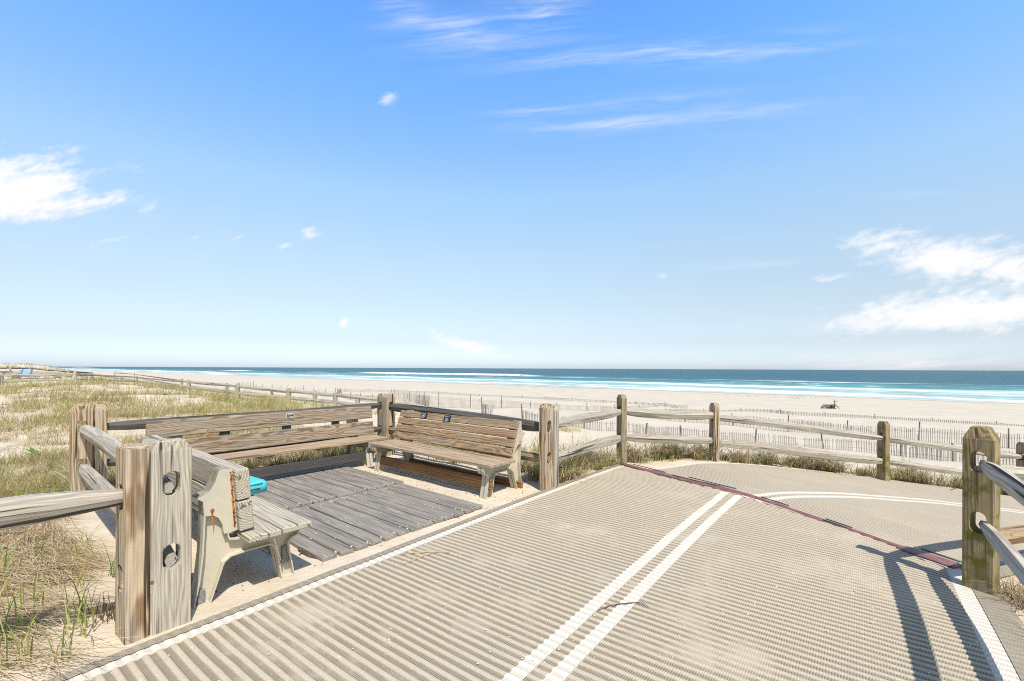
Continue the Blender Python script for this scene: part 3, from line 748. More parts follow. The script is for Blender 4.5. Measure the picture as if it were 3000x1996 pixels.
def bench(label, loc, rz, xs, seat, back, dy, lean, backs, seats, mats, sink=0., group='beach benches', rust=False, ov=.09, backtilt=None, bolts=True):
    """xs: frame positions; seat/back: (x0,x1); backs: list of (z0,z1,thick); seats: list of (y0,y1)"""
    r = thing('park_bench', label, 'bench', loc, rz, group)
    for k, x in enumerate(xs):
        m, w = frame_mb(dy, lean, sink); fo = m.build('end_frame', M['frame'], r); fo.location = (x, 0, 0)
        if rust and k == 0:
            st = MB(); rr = random.Random(4)
            L_, R_ = [], []
            for i in range(25):
                f = i/24; z = .845-f*.385; y = .160+.028*f; hw = rr.uniform(.003, .0085); j = rr.uniform(-.002, .002)
                L_.append(w((.0570, y-hw+j, z))); R_.append(w((.0570, y+hw+j, z)))
            st.add(L_+R_, [[i, i+1, 26+i, 25+i] for i in range(24)]); st.build('rust_streak', M['rust'], fo)
            st = MB(); L_ = [w((.0570, .052-.006*(1-i/10), .605-i*.010)) for i in range(10)]; R_ = [w((.0570, .052+.006*(1-i/10), .605-i*.010)) for i in range(10)]
            st.add(L_+R_, [[i, i+1, 11+i, 10+i] for i in range(9)]); st.build('rust_streak', M['rust'], fo)
        if bolts:
            sgn = 1 if abs(seat[1]-x) < abs(seat[0]-x) else -1
            for (y, z) in ((.052, .612),)+tuple((.163+.028*f, .845-f*.385) for f in (.06, .25, .52, .72, .9)):
                rd = .011 if y < .1 else .006; q = w((0, y, z))
                bo = MB(); bo.tube([(sgn*.0545, q[1], q[2]), (sgn*.062, q[1], q[2])], rd, 8); bo.build('bolt', M['rust'] if rust else M['steel'], fo)
    ang = backtilt if backtilt is not None else math.atan((lean+.08))
    for z0, z1, tk in backs:
        zc = (z0+z1)/2; yb = (.203*dy)-(lean+.08)*(zc-.442)
        pb = MB(); pb.box((((back[0]+back[1])/2), yb+tk/2+.002, zc-sink), (back[1]-back[0]+random.uniform(-.01, .01), tk, z1-z0), Rx(ang), 0, .006)
        pb.build('back_plank', mats[0], r)
    for y0, y1 in seats:
        sb = MB(); sb.box(((seat[0]+seat[1])/2, (y0+y1)/2, .405-sink), (seat[1]-seat[0]+random.uniform(-.012, .012), y1-y0, .04), Rx(random.uniform(-.006, .006)), 0, .006)
        sb.build('seat_plank', mats[1], r)
    x0, x1 = min(xs), max(xs)
    for (y, z, hgt, tk, ov, mt) in ((.535*dy, .165, .13, .045, ov, mats[2]), (.0, .035, .13, .045, ov, mats[3])):
        s_ = MB(); s_.box(((x0+x1)/2, y, z-sink), (x1-x0+2*ov, tk, hgt), None, 0, .005); s_.build('stretcher', mt, r)
    return r
def plaque(parent, x, z, yb, ang, w, hgt, chop, rim, rows, tilt=0., flip=1):
    """small memorial plate, two or more lines of tiny white writing"""
    root = None
    pl = MB()
    if chop:
        poly = [(-w/2, hgt/2), (w/2, hgt/2), (w/2, -hgt/2+chop), (w/2-chop, -hgt/2), (-w/2+chop, -hgt/2), (-w/2, -hgt/2+chop)]
    else: poly = [(-w/2, hgt/2), (w/2, hgt/2), (w/2, -hgt/2), (-w/2, -hgt/2)]
    n = len(poly); vs = [(a, 0, b_) for a, b_ in poly]+[(a, .008, b_) for a, b_ in poly]
    fs = [list(range(n)), list(range(n, 2*n))]+[[i, (i+1) % n, n+(i+1) % n, n+i] for i in range(n)]
    pl.add(vs, fs); o = pl.build('plaque', M['plaque_rim'] if rim else M['navy'], parent)
    o.location = (x, yb, z); o.rotation_euler = (ang, tilt, 0)
    if rim:
        q = MB(); q.box((0, .009, 0), (w-.022, .004, hgt-.022), None, 0, .001); q.build('plaque_face', M['navy'], o)
    t = MB(); rr = random.Random(int(x*1000))
    for (zz, hw, lh) in rows:
        xx = -hw
        while xx < hw:
            wl = rr.uniform(.5, .95)*lh; k = rr.choice((0, 1, 2, 2))
            y = .0125
            def q4(a0, b0, a1, b1): t.add([(a0, y, b0), (a1, y, b0), (a1, y, b1), (a0, y, b1)], [[0, 1, 2, 3]])
            th = lh*.24
            q4(xx, zz-lh/2, xx+th, zz+lh/2)
            if k >= 1: q4(xx, zz+lh/2-th, xx+wl, zz+lh/2)
            if k >= 2: q4(xx+wl-th, zz-lh/2, xx+wl, zz+lh/2)
            if k == 1: q4(xx, zz-lh/2, xx+wl, zz-lh/2+th)
            xx += wl+lh*.28
            if rr.random() < .2: xx += lh*.5
    t.build('lettering', M['letter'], o)
    return o

b1 = bench('grey timber bench end-on in the foreground, rust streaks on its beige frame', (-2.038, 2.98, 0), ROT_A, (0, -2.0), (-2.22, .22), (-2.26, .10), 1., 0., 
           [(.442, .642, .088), (.652, .858, .088)], [(.215, .425), (.437, .645)], (M['bench_grey'], M['bench_grey'], M['drift'], M['drift']), 0, rust=True, backtilt=.08, ov=.03)
r2 = aq(-3.72, 4.58)
b2 = bench('brown slatted bench with two navy plaques on its back, facing the deck', (*r2, 0), ROT_A+math.pi, (0, 2.2), (-.16, 2.30), (-.10, 2.32), 1.07, .29,
           [(.448, .549, .036), (.556, .657, .036), (.664, .765, .036), (.772, .873, .036)], [(.215+.096*i, .215+.096*i+.086) for i in range(5)],
           (M['bench_brown'], M['seat_brown'], M['stretcher'], M['stretcher']), 0)
for x, tl, chop in ((1.72, -.02, .02), (1.20, .02, 0)):
    zc = .822; yb = (.203*1.07)-(.37)*(zc-.442)+.036+.004
    rows = [(.033, .042, .009), (.018, .038, .008), (-.002, .04, .011), (-.018, .046, .009), (-.038, .03, .010)] if chop else [(.034, .045, .010), (.006, .03, .013), (-.01, .03, .011), (-.03, .045, .010), (-.041, .02, .008)]
    plaque(b2, x, zc+(.005 if chop else -.005), yb, math.atan(.37), .135, .10, chop, False, rows, tl)
r3 = aq(-6.90, 4.10)
b3 = bench('long two-board brown bench with one small rimmed plaque, against the left fence', (*r3, 0), ROT_A-math.pi/2, (0, 2.43), (-.30, 2.73), (-.30, 2.73), 1., .12,
           [(.445, .655, .04), (.70, .905, .04)], [(.215, .405), (.415, .63)], (M['bench_long'], M['seat_brown'], M['stretcher_dark'], M['stretcher_dark']), 0)
zc = .845; yb = .203-.2*(zc-.442)+.04+.003
plaque(b3, 1.06, zc, yb, math.atan(.2), .115, .072, 0, True, [(.012, .036, .013), (-.014, .036, .010)])
for x in (.75, 1.55):
    bt = MB(); bt.box((x, .40, .366), (.16, .40, .036), None, 1, .004); bt.build('batten', M['seat_brown'], b3)
for x in (.34, 1.1, 1.9):
    bt = MB(); bt.box((x, .145, .66), (.12, .035, .46), Rx(math.atan(.2)), 2, .004); bt.build('batten', M['stretcher_dark'], b3)

# cushion
def cushion():
    r = thing('cushion', 'turquoise canvas seat cushion lying on the grey foreground bench', 'cushion', (*(np.array([-2.038, 2.98])+A_*-1.06+Q_*.49), .427), ROT_A+.1)
    n = 14; vs = []; fs = []
    for side in (1, -1):
        for i in range(n+1):
            for j in range(n+1):
                u = i/n*2-1; v = j/n*2-1
                e = (1-abs(u)**5)*(1-abs(v)**5)
                x = .28*u*(1-.03*v*v); y = .235*v*(1-.03*u*u)
                vs.append((x, y, .06+side*(.044+.02*e**.45)+.004*math.sin(u*5+v*3)*e))
        o = 0 if side == 1 else (n+1)**2
        for i in range(n):
            for j in range(n):
                q = [o+i*(n+1)+j, o+(i+1)*(n+1)+j, o+(i+1)*(n+1)+j+1, o+i*(n+1)+j+1]; fs.append(q if side == 1 else q[::-1])
    N1 = (n+1)**2
    bd = [i*(n+1) for i in range(n+1)]+[n*(n+1)+j for j in range(1, n+1)]+[i*(n+1)+n for i in range(n-1, -1, -1)]+[j for j in range(n-1, 0, -1)]
    for k in range(len(bd)): a, b_ = bd[k], bd[(k+1) % len(bd)]; fs.append([a, b_, b_+N1, a+N1])
    m = MB(); m.add(vs, fs); m.build('cover', M['teal'], r, True)
    p = MB(); ring = [(.282*math.copysign(min(1, abs(1.25*math.cos(a))), math.cos(a)), .237*math.copysign(min(1, abs(1.25*math.sin(a))), math.sin(a)), .102) for a in np.linspace(0, 2*math.pi, 49)]
    p.tube(ring, .005, 5); p.build('piping', M['teal'], r)
    h_ = MB(); h_.tube([(.284, .06, .055), (.294, .11, .06), (.284, .16, .055)], .006, 5); h_.build('handle', M['dark_metal'], r)
cushion()

# ------------------------------------------------------------------ snow fences on the beach
def snow_fence(label, pts, sp, mat, posts, lean=0., gaps=0., broken=0., wmul=1.):
    """pts: (x, bottom y, top y) of spots in the photograph; the fence stands on the ground there"""
    W = [T(x, yb) for x, yb, yt in pts]
    Hh = [max(.12, (yb-yt)*w[1]/F) for (x, yb, yt), w in zip(pts, W)]
    W = np.array(W); seg = np.linalg.norm(np.diff(W[:, :2], axis=0), axis=1); arc = np.concatenate([[0], np.cumsum(seg)]); L = arc[-1]
    root = thing('snow_fence', label, 'snow fence', W[0], 0, 'slatted snow fences on the beach')
    at = lambda f: np.array([np.interp(f, arc, W[:, k]) for k in range(3)])
    rs = random.Random(len(pts)*31+int(pts[0][0])); sl = MB(); n = int(L/sp); lw = 0.; tops = []
    for i in range(n+1):
        f = i*sp; p = at(f)-W[0]; hgt = np.interp(f, arc, Hh)*rs.uniform(.93, 1.04)
        g = vnoise(np.array([f*.7+pts[0][0]]), np.array([3.3]))[0]
        if rs.random() < gaps*(1 if g > .6 else .25): continue
        if rs.random() < broken: hgt *= rs.uniform(.3, .75)
        p2 = at(min(f+.05, L))-at(max(f-.05, 0)); d = p2[:2]/(np.linalg.norm(p2[:2])+1e-9)
        lw = lw*.8+rs.gauss(0, .02); ll = lean*np.interp(f, [0, L*.3, L*.6, L], [.1, .4, .2, 1.])+lw*.6
        R = Rz(math.atan2(d[1], d[0])) @ Ry(ll) @ Rx(rs.gauss(0, .02))
        gx, gy = p[0]+W[0][0], p[1]+W[0][1]
        zb = h1(gx, gy)-W[0][2]-.15
        hh = hgt+.15
        c = Vector((p[0], p[1], zb))+R @ Vector((0, 0, hh/2))
        sl.box(c, (.036*wmul, .011, hh), R, 2, .001)
        tops.append(Vector((p[0], p[1], zb+.15+hgt*.8)))
    sl.build('pickets', mat, root)
    if len(tops) > 2:
        w = MB()
        for dz in (0., -.5):
            q = [t+Vector((0, 0, dz*np.interp(0, [0, 1], [Hh[0], Hh[0]]))) for t in tops[::4]]
            if len(q) > 1: w.tube(q, .006, 3)
        w.build('wire', M['wire'], root)
    for k, f in enumerate(np.arange(0, L+.01, posts)):
        p = at(f)-W[0]; hgt = np.interp(f, arc, Hh)*rs.uniform(1.12, 1.4)+.05
        pm = MB(); R = Rz(rs.uniform(0, 3)) @ Rx(rs.gauss(0, .07))
        gx, gy = p[0]+W[0][0]+.03, p[1]+W[0][1]+.05
        zb = h1(gx, gy)-W[0][2]-.2; hh = hgt+.2
        pm.box(Vector((p[0]+.03, p[1]+.05, zb))+R @ Vector((0, 0, hh/2)), (.05, .05, hh), R, 2, .004)
        pm.build('post', M['snow_post'], root)
    return root
snow_fence('dark slatted snow fence nearest the walkway, missing some pickets', [(1530, 1240, 1200), (1595, 1247, 1215), (1734, 1259.5, 1230), (1852, 1270, 1239), (1961, 1277, 1249), (2080, 1289, 1260), (2158, 1294, 1266), (2260, 1301, 1271), (2362, 1310, 1281), (2498, 1321, 1286), (2632, 1335, 1298), (2757, 1350, 1309), (2880, 1357, 1317), (3010, 1366, 1326), (3150, 1376, 1336)], .092, M['picket'], 3.4, -.03, .22, .05, .9)
snow_fence('slatted snow fence in the second row from the walkway, at right', [(1885, 1222, 1219), (1966, 1233, 1217), (2083, 1241.6, 1217), (2207, 1255, 1219), (2346, 1267, 1229), (2499, 1282, 1246), (2617, 1288, 1250), (2757, 1298, 1256), (2931, 1312, 1268), (3010, 1318, 1273), (3150, 1328, 1283)], .092, M['picket'], 3.4, 0, .05, .02, .85)
snow_fence('nearly buried snow fence in the third row, only picket tips showing', [(1950, 1202, 1199.5), (2017, 1203, 1199), (2112, 1205, 1202), (2180, 1206, 1197), (2258, 1209, 1199), (2323, 1215.5, 1205), (2448, 1221, 1211), (2588, 1228, 1219.5), (2742, 1236.5, 1228), (2913, 1245, 1238), (3010, 1250, 1247), (3150, 1258, 1252)], .12, M['picket'], 3.6, -.1, 0., .03, 1.3)
snow_fence('farthest snow fence, a thin row of pickets nearest the surf', [(989, 1158, 1140), (1000, 1148, 1140), (1153, 1150, 1141.5), (1285, 1153.6, 1147.6), (1411, 1160, 1156), (1458, 1162, 1158), (1563, 1168, 1162), (1621, 1171.5, 1163.5), (1692, 1175.4, 1168), (1798, 1180.5, 1174), (1847, 1183, 1177), (1932, 1189, 1179.5), (1983, 1196, 1185.6), (2012, 1197.5, 1185.6)], .16, M['picket'], 4.2, .25, 0., 0., 1.4)
snow_fence('tall pale snow fence behind the brown bench, curving to the farthest row', [(1149, 1172, 1149), (1178, 1173.7, 1150), (1217, 1179, 1153), (1258, 1192, 1158), (1351, 1196, 1165), (1404, 1197.5, 1168.6), (1461, 1196, 1172), (1526, 1195, 1177), (1590, 1196, 1180.5), (1641, 1201, 1185), (1757, 1204, 1189), (1798, 1206, 1190.7), (1847, 1197.5, 1190), (1932, 1190.5, 1187)], .11, M['picket_pale'], 3.2, .12, .05, .02, 1.1)
snow_fence('curved pale snow fence left of the corner post', [(999, 1165, 1152), (1029, 1172, 1153), (1058, 1175, 1157), (1100, 1178, 1158), (1149, 1173, 1150)], .11, M['picket_pale'], 3.0, .1, 0, 0)
snow_fence('sagging faint snow fence with leaning posts descending the dune at left', [(700, 1133, 1121), (743, 1140, 1124), (798, 1142, 1129), (833, 1146.5, 1133), (896, 1151.6, 1136), (938, 1157, 1141), (990, 1164, 1146)], .3, M['picket_pale'], 3.4, .2, .3, .3, .8)
snow_fence('short low snow fence in the hollow behind the benches', [(1150, 1180, 1174), (1200, 1186, 1178), (1245, 1189, 1180)], .12, M['picket_pale'], 3.0, .1, 0, .1)
snow_fence('broken scrap of snow fence standing behind the brown bench', [(1411, 1219, 1180), (1424, 1220, 1184), (1437, 1221, 1181)], .045, M['picket'], .9, .25, 0, .1)

# ------------------------------------------------------------------ far left fences, bay and chair
def far_fence(label, posts, mat=None, hl=(.82, .40), rmat=None, brown=()):
    W = [T(x, yb, 8) for x, yb, yt in posts]
    root = thing('split_rail_fence', label, 'fence', W[0], 0, 'split rail fences across the dune')
    tops = []
    for i, ((x, yb, yt), w) in enumerate(zip(posts, W)):
        hgt = max(.75, (yb-yt)*w[1]/F); tops.append(hgt)
        j = min(i+1, len(W)-1); d = W[j][:2]-W[j-1][:2]
        o = add_post(root, *(w-W[0]), hgt, .19, .13, d, (), mat or M['post_grey'], random.gauss(0, .02), random.gauss(0, .02))
    for i in range(len(W)-1):
        for q, f in enumerate((.80, .36)):
            a = W[i]-W[0]+np.array([0, 0, tops[i]*f]); b_ = W[i+1]-W[0]+np.array([0, 0, tops[i+1]*f])
            add_rail(root, a, b_, M['rail_brown'] if (i, q) in brown else (rmat or M['rail']), hh=.075, hw=.05, n=6)
    return root
far_fence('nearer of two parallel grey rail fences crossing the dune to the beach', [(-150, 1130, 1092), (5, 1128, 1094), (220, 1124.7, 1088), (401, 1127, 1100), (553, 1149, 1117), (696, 1168, 1137), (846, 1183, 1154), (982, 1197, 1170), (1110, 1210, 1183)])
far_fence('farther of two parallel rail fences crossing the dune, one brown rail', [(336, 1109, 1088), (394, 1113, 1092), (532, 1141, 1109), (665, 1156, 1121), (796, 1171, 1140), (923, 1187, 1155), (1048, 1200, 1170), (1150, 1212, 1183)], brown=((1, 0),))
far_fence('dark rail fence on the skyline behind the blue chair', [(-60, 1100, 1073), (30, 1099, 1074), (88, 1098, 1074), (140, 1100, 1081), (200, 1104, 1085), (270, 1107, 1089)], rmat=M['rail_dark'])
far_fence('low rail fence behind the far bench at left', [(-40, 1106, 1084), (60, 1106, 1083), (130, 1107, 1084), (178, 1109, 1083)])
def far_bench():
    p = T(178, 1113.5, 8); r = bench('long grey bench behind the rail fence, far left on the dune', (*p[:2], p[2]-.05), math.pi+.05, (0, 3.6), (-.2, 4.0), (-.2, 4.0), 1.1, .2, [(.45, .65, .05), (.68, .88, .05)], [(.2, .42), (.43, .64)],
              (M['rail'], M['bench_grey'], M['rail_dark'], M['rail_dark']), bolts=False)
    return p
fb = far_bench()
def chair(p, label):
    s = 1.25; r = thing('beach_chair', label, 'chair', p, .1)
    k = MB()
    k.add([(-.3*s, -.05, .30*s), (.3*s, -.05, .30*s), (.3*s, .1, .72*s), (-.3*s, .1, .72*s), (-.3*s, -.03, .30*s), (.3*s, -.03, .30*s), (.3*s, .13, .72*s), (-.3*s, .13, .72*s)],
          [[0, 1, 2, 3], [4, 5, 6, 7], [0, 1, 5, 4], [1, 2, 6, 5], [2, 3, 7, 6], [3, 0, 4, 7]]); k.build('backrest', M['pale_sling'], r)
    for sx in (-1, 1):
        e = MB(); e.box((sx*.29*s, .03, .52*s), (.07, .07, .5*s), Rx(-.3), 2, .01); e.build('side_panel', M['blue_sling'], r)
        f = MB(); f.tube([(sx*.3*s, -.5*s, 0), (sx*.3*s, -.1, .3*s), (sx*.3*s, .14, .78*s)], .018, 6); f.tube([(sx*.3*s, .25, 0), (sx*.3*s, -.35, .28*s)], .018, 6)
        f.build('leg', M['dark_metal'], r)
        a = MB(); a.box((sx*.31*s, -.25, .42*s), (.05, .5, .025), None, 1, .006); a.build('armrest', M['dark_metal'], r)
    b_ = MB(); b_.box((0, -.3, .27*s), (.58*s, .5, .03), Rx(.1), 0, .01); b_.build('seat', M['blue_sling'], r)
    return r
cp = T(88, 1113, 8); chair((cp[0], cp[1]-.3, cp[2]), 'blue folding beach chair in front of the far bench on the dune')
def foot(p):
    r = thing('foot_stool', 'small blue folding stool beside the blue beach chair', 'stool', p, .2)
    b_ = MB(); b_.box((0, 0, .3), (.5, .4, .03), Ry(-.12), 0, .01); b_.build('seat', M['blue_sling'], r)
    for sx in (-1, 1):
        f = MB(); f.tube([(sx*.22, -.18, 0), (-sx*.2, -.18, .3)], .015, 5); f.tube([(sx*.22, .18, 0), (-sx*.2, .18, .3)], .015, 5); f.build('leg', M['dark_metal'], r)
cp = T(114, 1113.5, 8); foot((cp[0]+.1, cp[1]-.4, cp[2]))

# ------------------------------------------------------------------ small things
def branch(name, label, cat, segs, mat, parent=None):
    m = MB()
    for pts, r in segs: m.tube(pts, r, 6)
    o = m.build(name, mat); return tag(o, label, cat)
def ground_pts(pix, dz=.01):
    out = []
    for x, y in pix:
        p = T(x, y, 1.2); out.append((p[0], p[1], p[2]+dz))
    return out
branch('driftwood_branch', 'grey driftwood branch on the sand at lower left', 'driftwood', [(ground_pts([(20, 1862), (80, 1838), (135, 1800), (165, 1780), (200, 1765)], .012), [.009, .016, .013, .009, .005])], M['drift'])
branch('twig', 'forked dark twig on sand beside the foreground bench leg', 'twig', [(ground_pts([(873, 1614), (886, 1622), (905, 1632), (929, 1638)]), [.004, .007, .008, .005]), (ground_pts([(886, 1622), (876, 1629)]), [.005, .003]), (ground_pts([(893, 1626), (894, 1616)], .02), [.004, .003]), (ground_pts([(881, 1619), (873, 1611)], .02), [.004, .003])], M['twig'])
def zmat(pts, dz=.018): return [(x, y, z+dz) for x, y, z in pts]
branch('twig', 'dark dry stem lying across the right white centre stripe', 'twig', [(zmat(ground_pts([(1752, 1800), (1790, 1786), (1830, 1780), (1870, 1777), (1885, 1780), (1900, 1791)])), [.002, .003, .0035, .003, .0025, .002])], M['twig'])
branch('straw_stem', 'pale straw stalk lying on the mat beside the deck', 'straw', [(zmat(ground_pts([(1175, 1633), (1210, 1629), (1260, 1626), (1317, 1628)])), [.003, .004, .004, .003]), (zmat(ground_pts([(1185, 1662), (1230, 1642), (1275, 1628)])), [.003, .003, .003])], M['straw_piece'])
branch('twig', 'small forked twig on the far mat near the mossy post', 'twig', [(zmat(ground_pts([(2783, 1440), (2797, 1436), (2806, 1428)])), [.008, .01, .006]), (zmat(ground_pts([(2797, 1436), (2792, 1425)])), [.007, .005])], M['twig'])
def wood_offcut():
    p = T(1852, 1348, 4); m = MB(); m.box((0, 0, .05), (.42, .10, .13), Ry(.25), 0, .02); o = m.build('timber_offcut', M['drift']); o.location = (p[0], p[1]+.1, p[2]); o.rotation_euler = (0, 0, -.5)
    tag(o, 'pale weathered timber offcut at the foot of the corner post', 'timber')
wood_offcut()
def drift_pile():
    p = T(2435, 1197, 20); r = thing('driftwood_clump', 'dark tangled driftwood clump alone on the open beach', 'driftwood', p)
    rs = random.Random(3); m = MB()
    for k in range(16):
        a = rs.uniform(0, 6.28); L = rs.uniform(.4, 1.1)
        m.tube([(rs.uniform(-.5, .5), rs.uniform(-.3, .3), .02), (math.cos(a)*L*.4, math.sin(a)*L*.3, rs.uniform(.25, .5)), (math.cos(a)*L, math.sin(a)*L*.5, rs.uniform(.0, .35))], [.035, .045, .015], 5)
    m.build('roots', M['twig'], r)
    s_ = MB(); s_.tube([(.35, 0, 0), (.40, 0, .6), (.38, 0, 1.05)], [.05, .04, .02], 6); s_.tube([(.2, 0, .78), (.75, 0, .82)], .02, 5); s_.build('stake', M['twig'], r)
    g = MB(); g.tube([(-1.1, 0, .1), (-.8, 0, .32), (-.35, 0, .28), (-.2, 0, .05)], [.1, .2, .2, .1], 8); g.build('log', M['drift'], r)
drift_pile()
# weed left by the tide, shell grit
def scatter(name, label, cat, pts, size, mat, squash=.5):
    rs = random.Random(9); m = MB()
    for x, y, z in pts:
        s = size*rs.uniform(.5, 1.5); a = rs.uniform(0, 6.28); c, sn = math.cos(a), math.sin(a)
        q = [(s, 0, 0), (0, s*.6, 0), (-s, 0, 0), (0, -s*.6, 0), (0, 0, s*squash)]
        m.add([(x+c*u-sn*v, y+sn*u+c*v, z+w) for u, v, w in q], [[0, 1, 4], [1, 2, 4], [2, 3, 4], [3, 0, 4], [3, 2, 1, 0]])
    o = m.build(name, mat); return tag(o, label, cat, kind='stuff')
rs = random.Random(12); pts = []
for k in range(260):
    s = random.gauss(93, 1.2)+2*math.sin(k); t = rs.uniform(-95, 25) if k < 200 else rs.uniform(-6, 12)
    if vnoise(np.array([t*.12]), np.array([7.7]))[0] < .45: continue
    x, y = aq(t, s-(k % 3)*3.2); pts.append((x, y, h1(x, y)))
scatter('tide_wrack', 'dark line of tide wrack along the lower beach', 'seaweed', pts, .16, M['dark_bits'], .3)
pts = []
for k in range(900):
    a = rs.uniform(-6.6, -3.4); q = rs.uniform(1., 5.); x, y = aq(a, q); pts.append((x, y, h1(x, y)+.002))
scatter('shell_grit', 'small dark shell and wood fragments on the bay sand', 'debris', pts, .0075, M['dark_bits'])
pts = []
for k in range(1500):
    a = rs.uniform(-6.4, .4); q = rs.uniform(-1., 9.); x, y = aq(a, q)
    onmat = -3.2 < a < .4
    if onmat:
        if x > 5 or (np.array([x, y])-S0) @ SN > 0: continue
        pts.append((x, y, h1(x, y)+.027))
    elif 1.85 < q < 3.7: pts.append((x, y, .036))
scatter('shell_fragments', 'white shell fragments strewn over mat and deck', 'shells', pts, .006, M['shell'])

# ------------------------------------------------------------------ vegetation
def blades(base, az, L, bend, wid, c0, c1, lift=1.0, seg=3):
    """vectorised curved blades; base (n,3), colours (n,3) root and tip"""
    n = len(base); ts = np.linspace(0, 1, seg+1); dirx = np.stack([np.cos(az), np.sin(az), 0*az], 1); side = np.stack([-np.sin(az), np.cos(az), 0*az], 1)
    V = []; Cc = []
    for k, t in enumerate(ts):
        up = L*(t*np.cos(bend*.35)-.62*np.sin(np.minimum(bend, 1.57))*t*t)*lift; out = L*np.sin(np.minimum(bend, 1.5))*(.35*t+.65*t*t)
        p = base+dirx*out[:, None]; p = p.copy(); p[:, 2] += up
        c = c0*(1-t)+c1*t
        if k < seg:
            w = wid*(1-.75*t)/2
            V += [p-side*w[:, None], p+side*w[:, None]]; Cc += [c, c]
        else: V += [p]; Cc += [c]
    V = np.stack(V, 1); Cc = np.stack(Cc, 1); m = V.shape[1]
    o = np.arange(n)[:, None]*m
    quads = np.concatenate([o+np.array([[2*k, 2*k+1, 2*k+3, 2*k+2]]) for k in range(seg-1)])
    tris = o+np.array([[2*seg-2, 2*seg-1, 2*seg]])
    col4 = np.concatenate([Cc.reshape(-1, 3), np.ones((n*m, 1))], 1)
    return V.reshape(-1, 3), quads, tris, col4
class Veg:
    def __init__(s): s.V = []; s.Q = []; s.T = []; s.C = []; s.n = 0
    def add(s, *a, **k):
        V, Q, Tt, Cc = blades(*a, **k); s.V.append(V); s.Q.append(Q+s.n); s.T.append(Tt+s.n); s.C.append(Cc); s.n += len(V)
    def build(s, name, mat, label, cat):
        me = np_mesh(name, np.concatenate(s.V), [np.concatenate(s.Q), np.concatenate(s.T)], {'gc': np.concatenate(s.C)}, True)
        return tag(link_mesh(name, me, mat), label, cat, kind='stuff')
def pick(cols, n): 
    c = np.array(cols)[RNG.integers(0, len(cols), n)]; return c*RNG.uniform(.75, 1.25, (n, 1))
GREEN = [(.20, .27, .06), (.30, .35, .09), (.40, .42, .14), (.15, .23, .04)]
YEL = [(.58, .55, .20), (.50, .49, .16), (.66, .60, .27)]
STRAW = [(.62, .48, .29), (.50, .37, .21), (.68, .55, .36), (.36, .26, .15)]
DARK = [(.16, .12, .08), (.11, .08, .055), (.22, .17, .12)]
def blocked(x, y):
    a = A_[0]*x+A_[1]*y; q = Q_[0]*x+Q_[1]*y
    bay_ = (a > -7.0) & (a < -3.2) & (q > .72) & (q < 4.95)
    m1 = (a > -3.42+.0*q) & (a < .75) & ((x-S0[0])*SN[0]+(y-S0[1])*SN[1] < .3) & (x+y*0 < 3.75)
    # left edge of the first mat
    ex = np.interp(y, left_edge[:, 1], left_edge[:, 0]); m1 = (x > ex-.13) & ((x-S0[0])*SN[0]+(y-S0[1])*SN[1] < .3) & (a < .62)
    yc = np.interp(x, mid_line[:, 0], mid_line[:, 1]); tx = np.gradient(mid_line[:, 1], mid_line[:, 0]); cs = 1/np.sqrt(1+np.interp(x, mid_line[:, 0], tx)**2)
    m2 = (np.abs(y-yc)*cs < 1.84) & (x > 1.6)
    return bay_ | m1 | m2
grass = Veg(); straw = Veg()
WIND = math.radians(-20)
def tuft(x, y, nb, L, spread, cols_root, cols_tip, wid, bmin, bmax, target, windy=.6, rad=.05, lift=1., azt=None, jit=.4):
    """arrays of tuft centres -> blades"""
    n = len(x); N = n*nb
    X = np.repeat(x, nb)+RNG.normal(0, 1, N)*np.repeat(np.broadcast_to(rad, n), nb); Y = np.repeat(y, nb)+RNG.normal(0, 1, N)*np.repeat(np.broadcast_to(rad, n), nb)
    ok = ~blocked(X, Y); X, Y = X[ok], Y[ok]; N = len(X)
    Ln = np.repeat(np.broadcast_to(L, n), nb)[ok]*RNG.uniform(.5, 1.15, N)
    az = np.where(RNG.random(N) < windy, WIND+RNG.normal(0, .7, N), RNG.uniform(0, 6.283, N))
    if azt is not None: az = np.repeat(azt, nb)[ok]+RNG.normal(0, jit, N)
    base = np.column_stack([X, Y, height(X, Y)-.006])
    w = np.repeat(np.broadcast_to(wid, n), nb)[ok]*RNG.uniform(.7, 1.3, N)
    target.add(base, az, Ln, RNG.uniform(bmin, bmax, N), w, pick(cols_root, N), pick(cols_tip, N), lift=lift)
# --- left dune: tufts thinning with distance
def dune_points(n, d0, d1, r0, r1, cond):
    d = np.exp(RNG.uniform(math.log(d0), math.log(d1), n)); r = RNG.uniform(r0, r1, n); x = r*d; y = d
    k = cond(x, y) & ~blocked(x, y); return x[k], y[k], d[k]
def patch(x, y): return fbm(x*.35+3.1, y*.35+8.2, 3)+fbm(x*1.1, y*1.1, 2)*.5
def cond_left(x, y):
    a = A_[0]*x+A_[1]*y; q = Q_[0]*x+Q_[1]*y
    edge = np.where(a < -7.0, 9.5+1.2*fbm(a*.2, a*.1, 2), 99)
    return ((a < -7.05) | ((q < .72) & (a < -3.3))) & (q < edge) & (patch(x, y) > RNG.normal(.035, .05, len(x)))
x, y, d = dune_points(5200, 4.6, 42, -1.5, -.12, cond_left)
lw = np.clip(d*.0007, .0045, .024); tall = sst(6, 15, d); hgt = (.36+.24*tall)*RNG.uniform(.6, 1.25, len(x))
nearfence = sst(3.5, 8.5, Q_[0]*x+Q_[1]*y)
k = RNG.random(len(x)) < .45+.4*nearfence
tuft(x[k], y[k], 22, hgt[k]*1.2, .1, STRAW[:3]+YEL, YEL+[(.46, .46, .15), (.40, .42, .13)], lw[k], .35, 1.15, grass, .8, (.07+.006*d)[k])
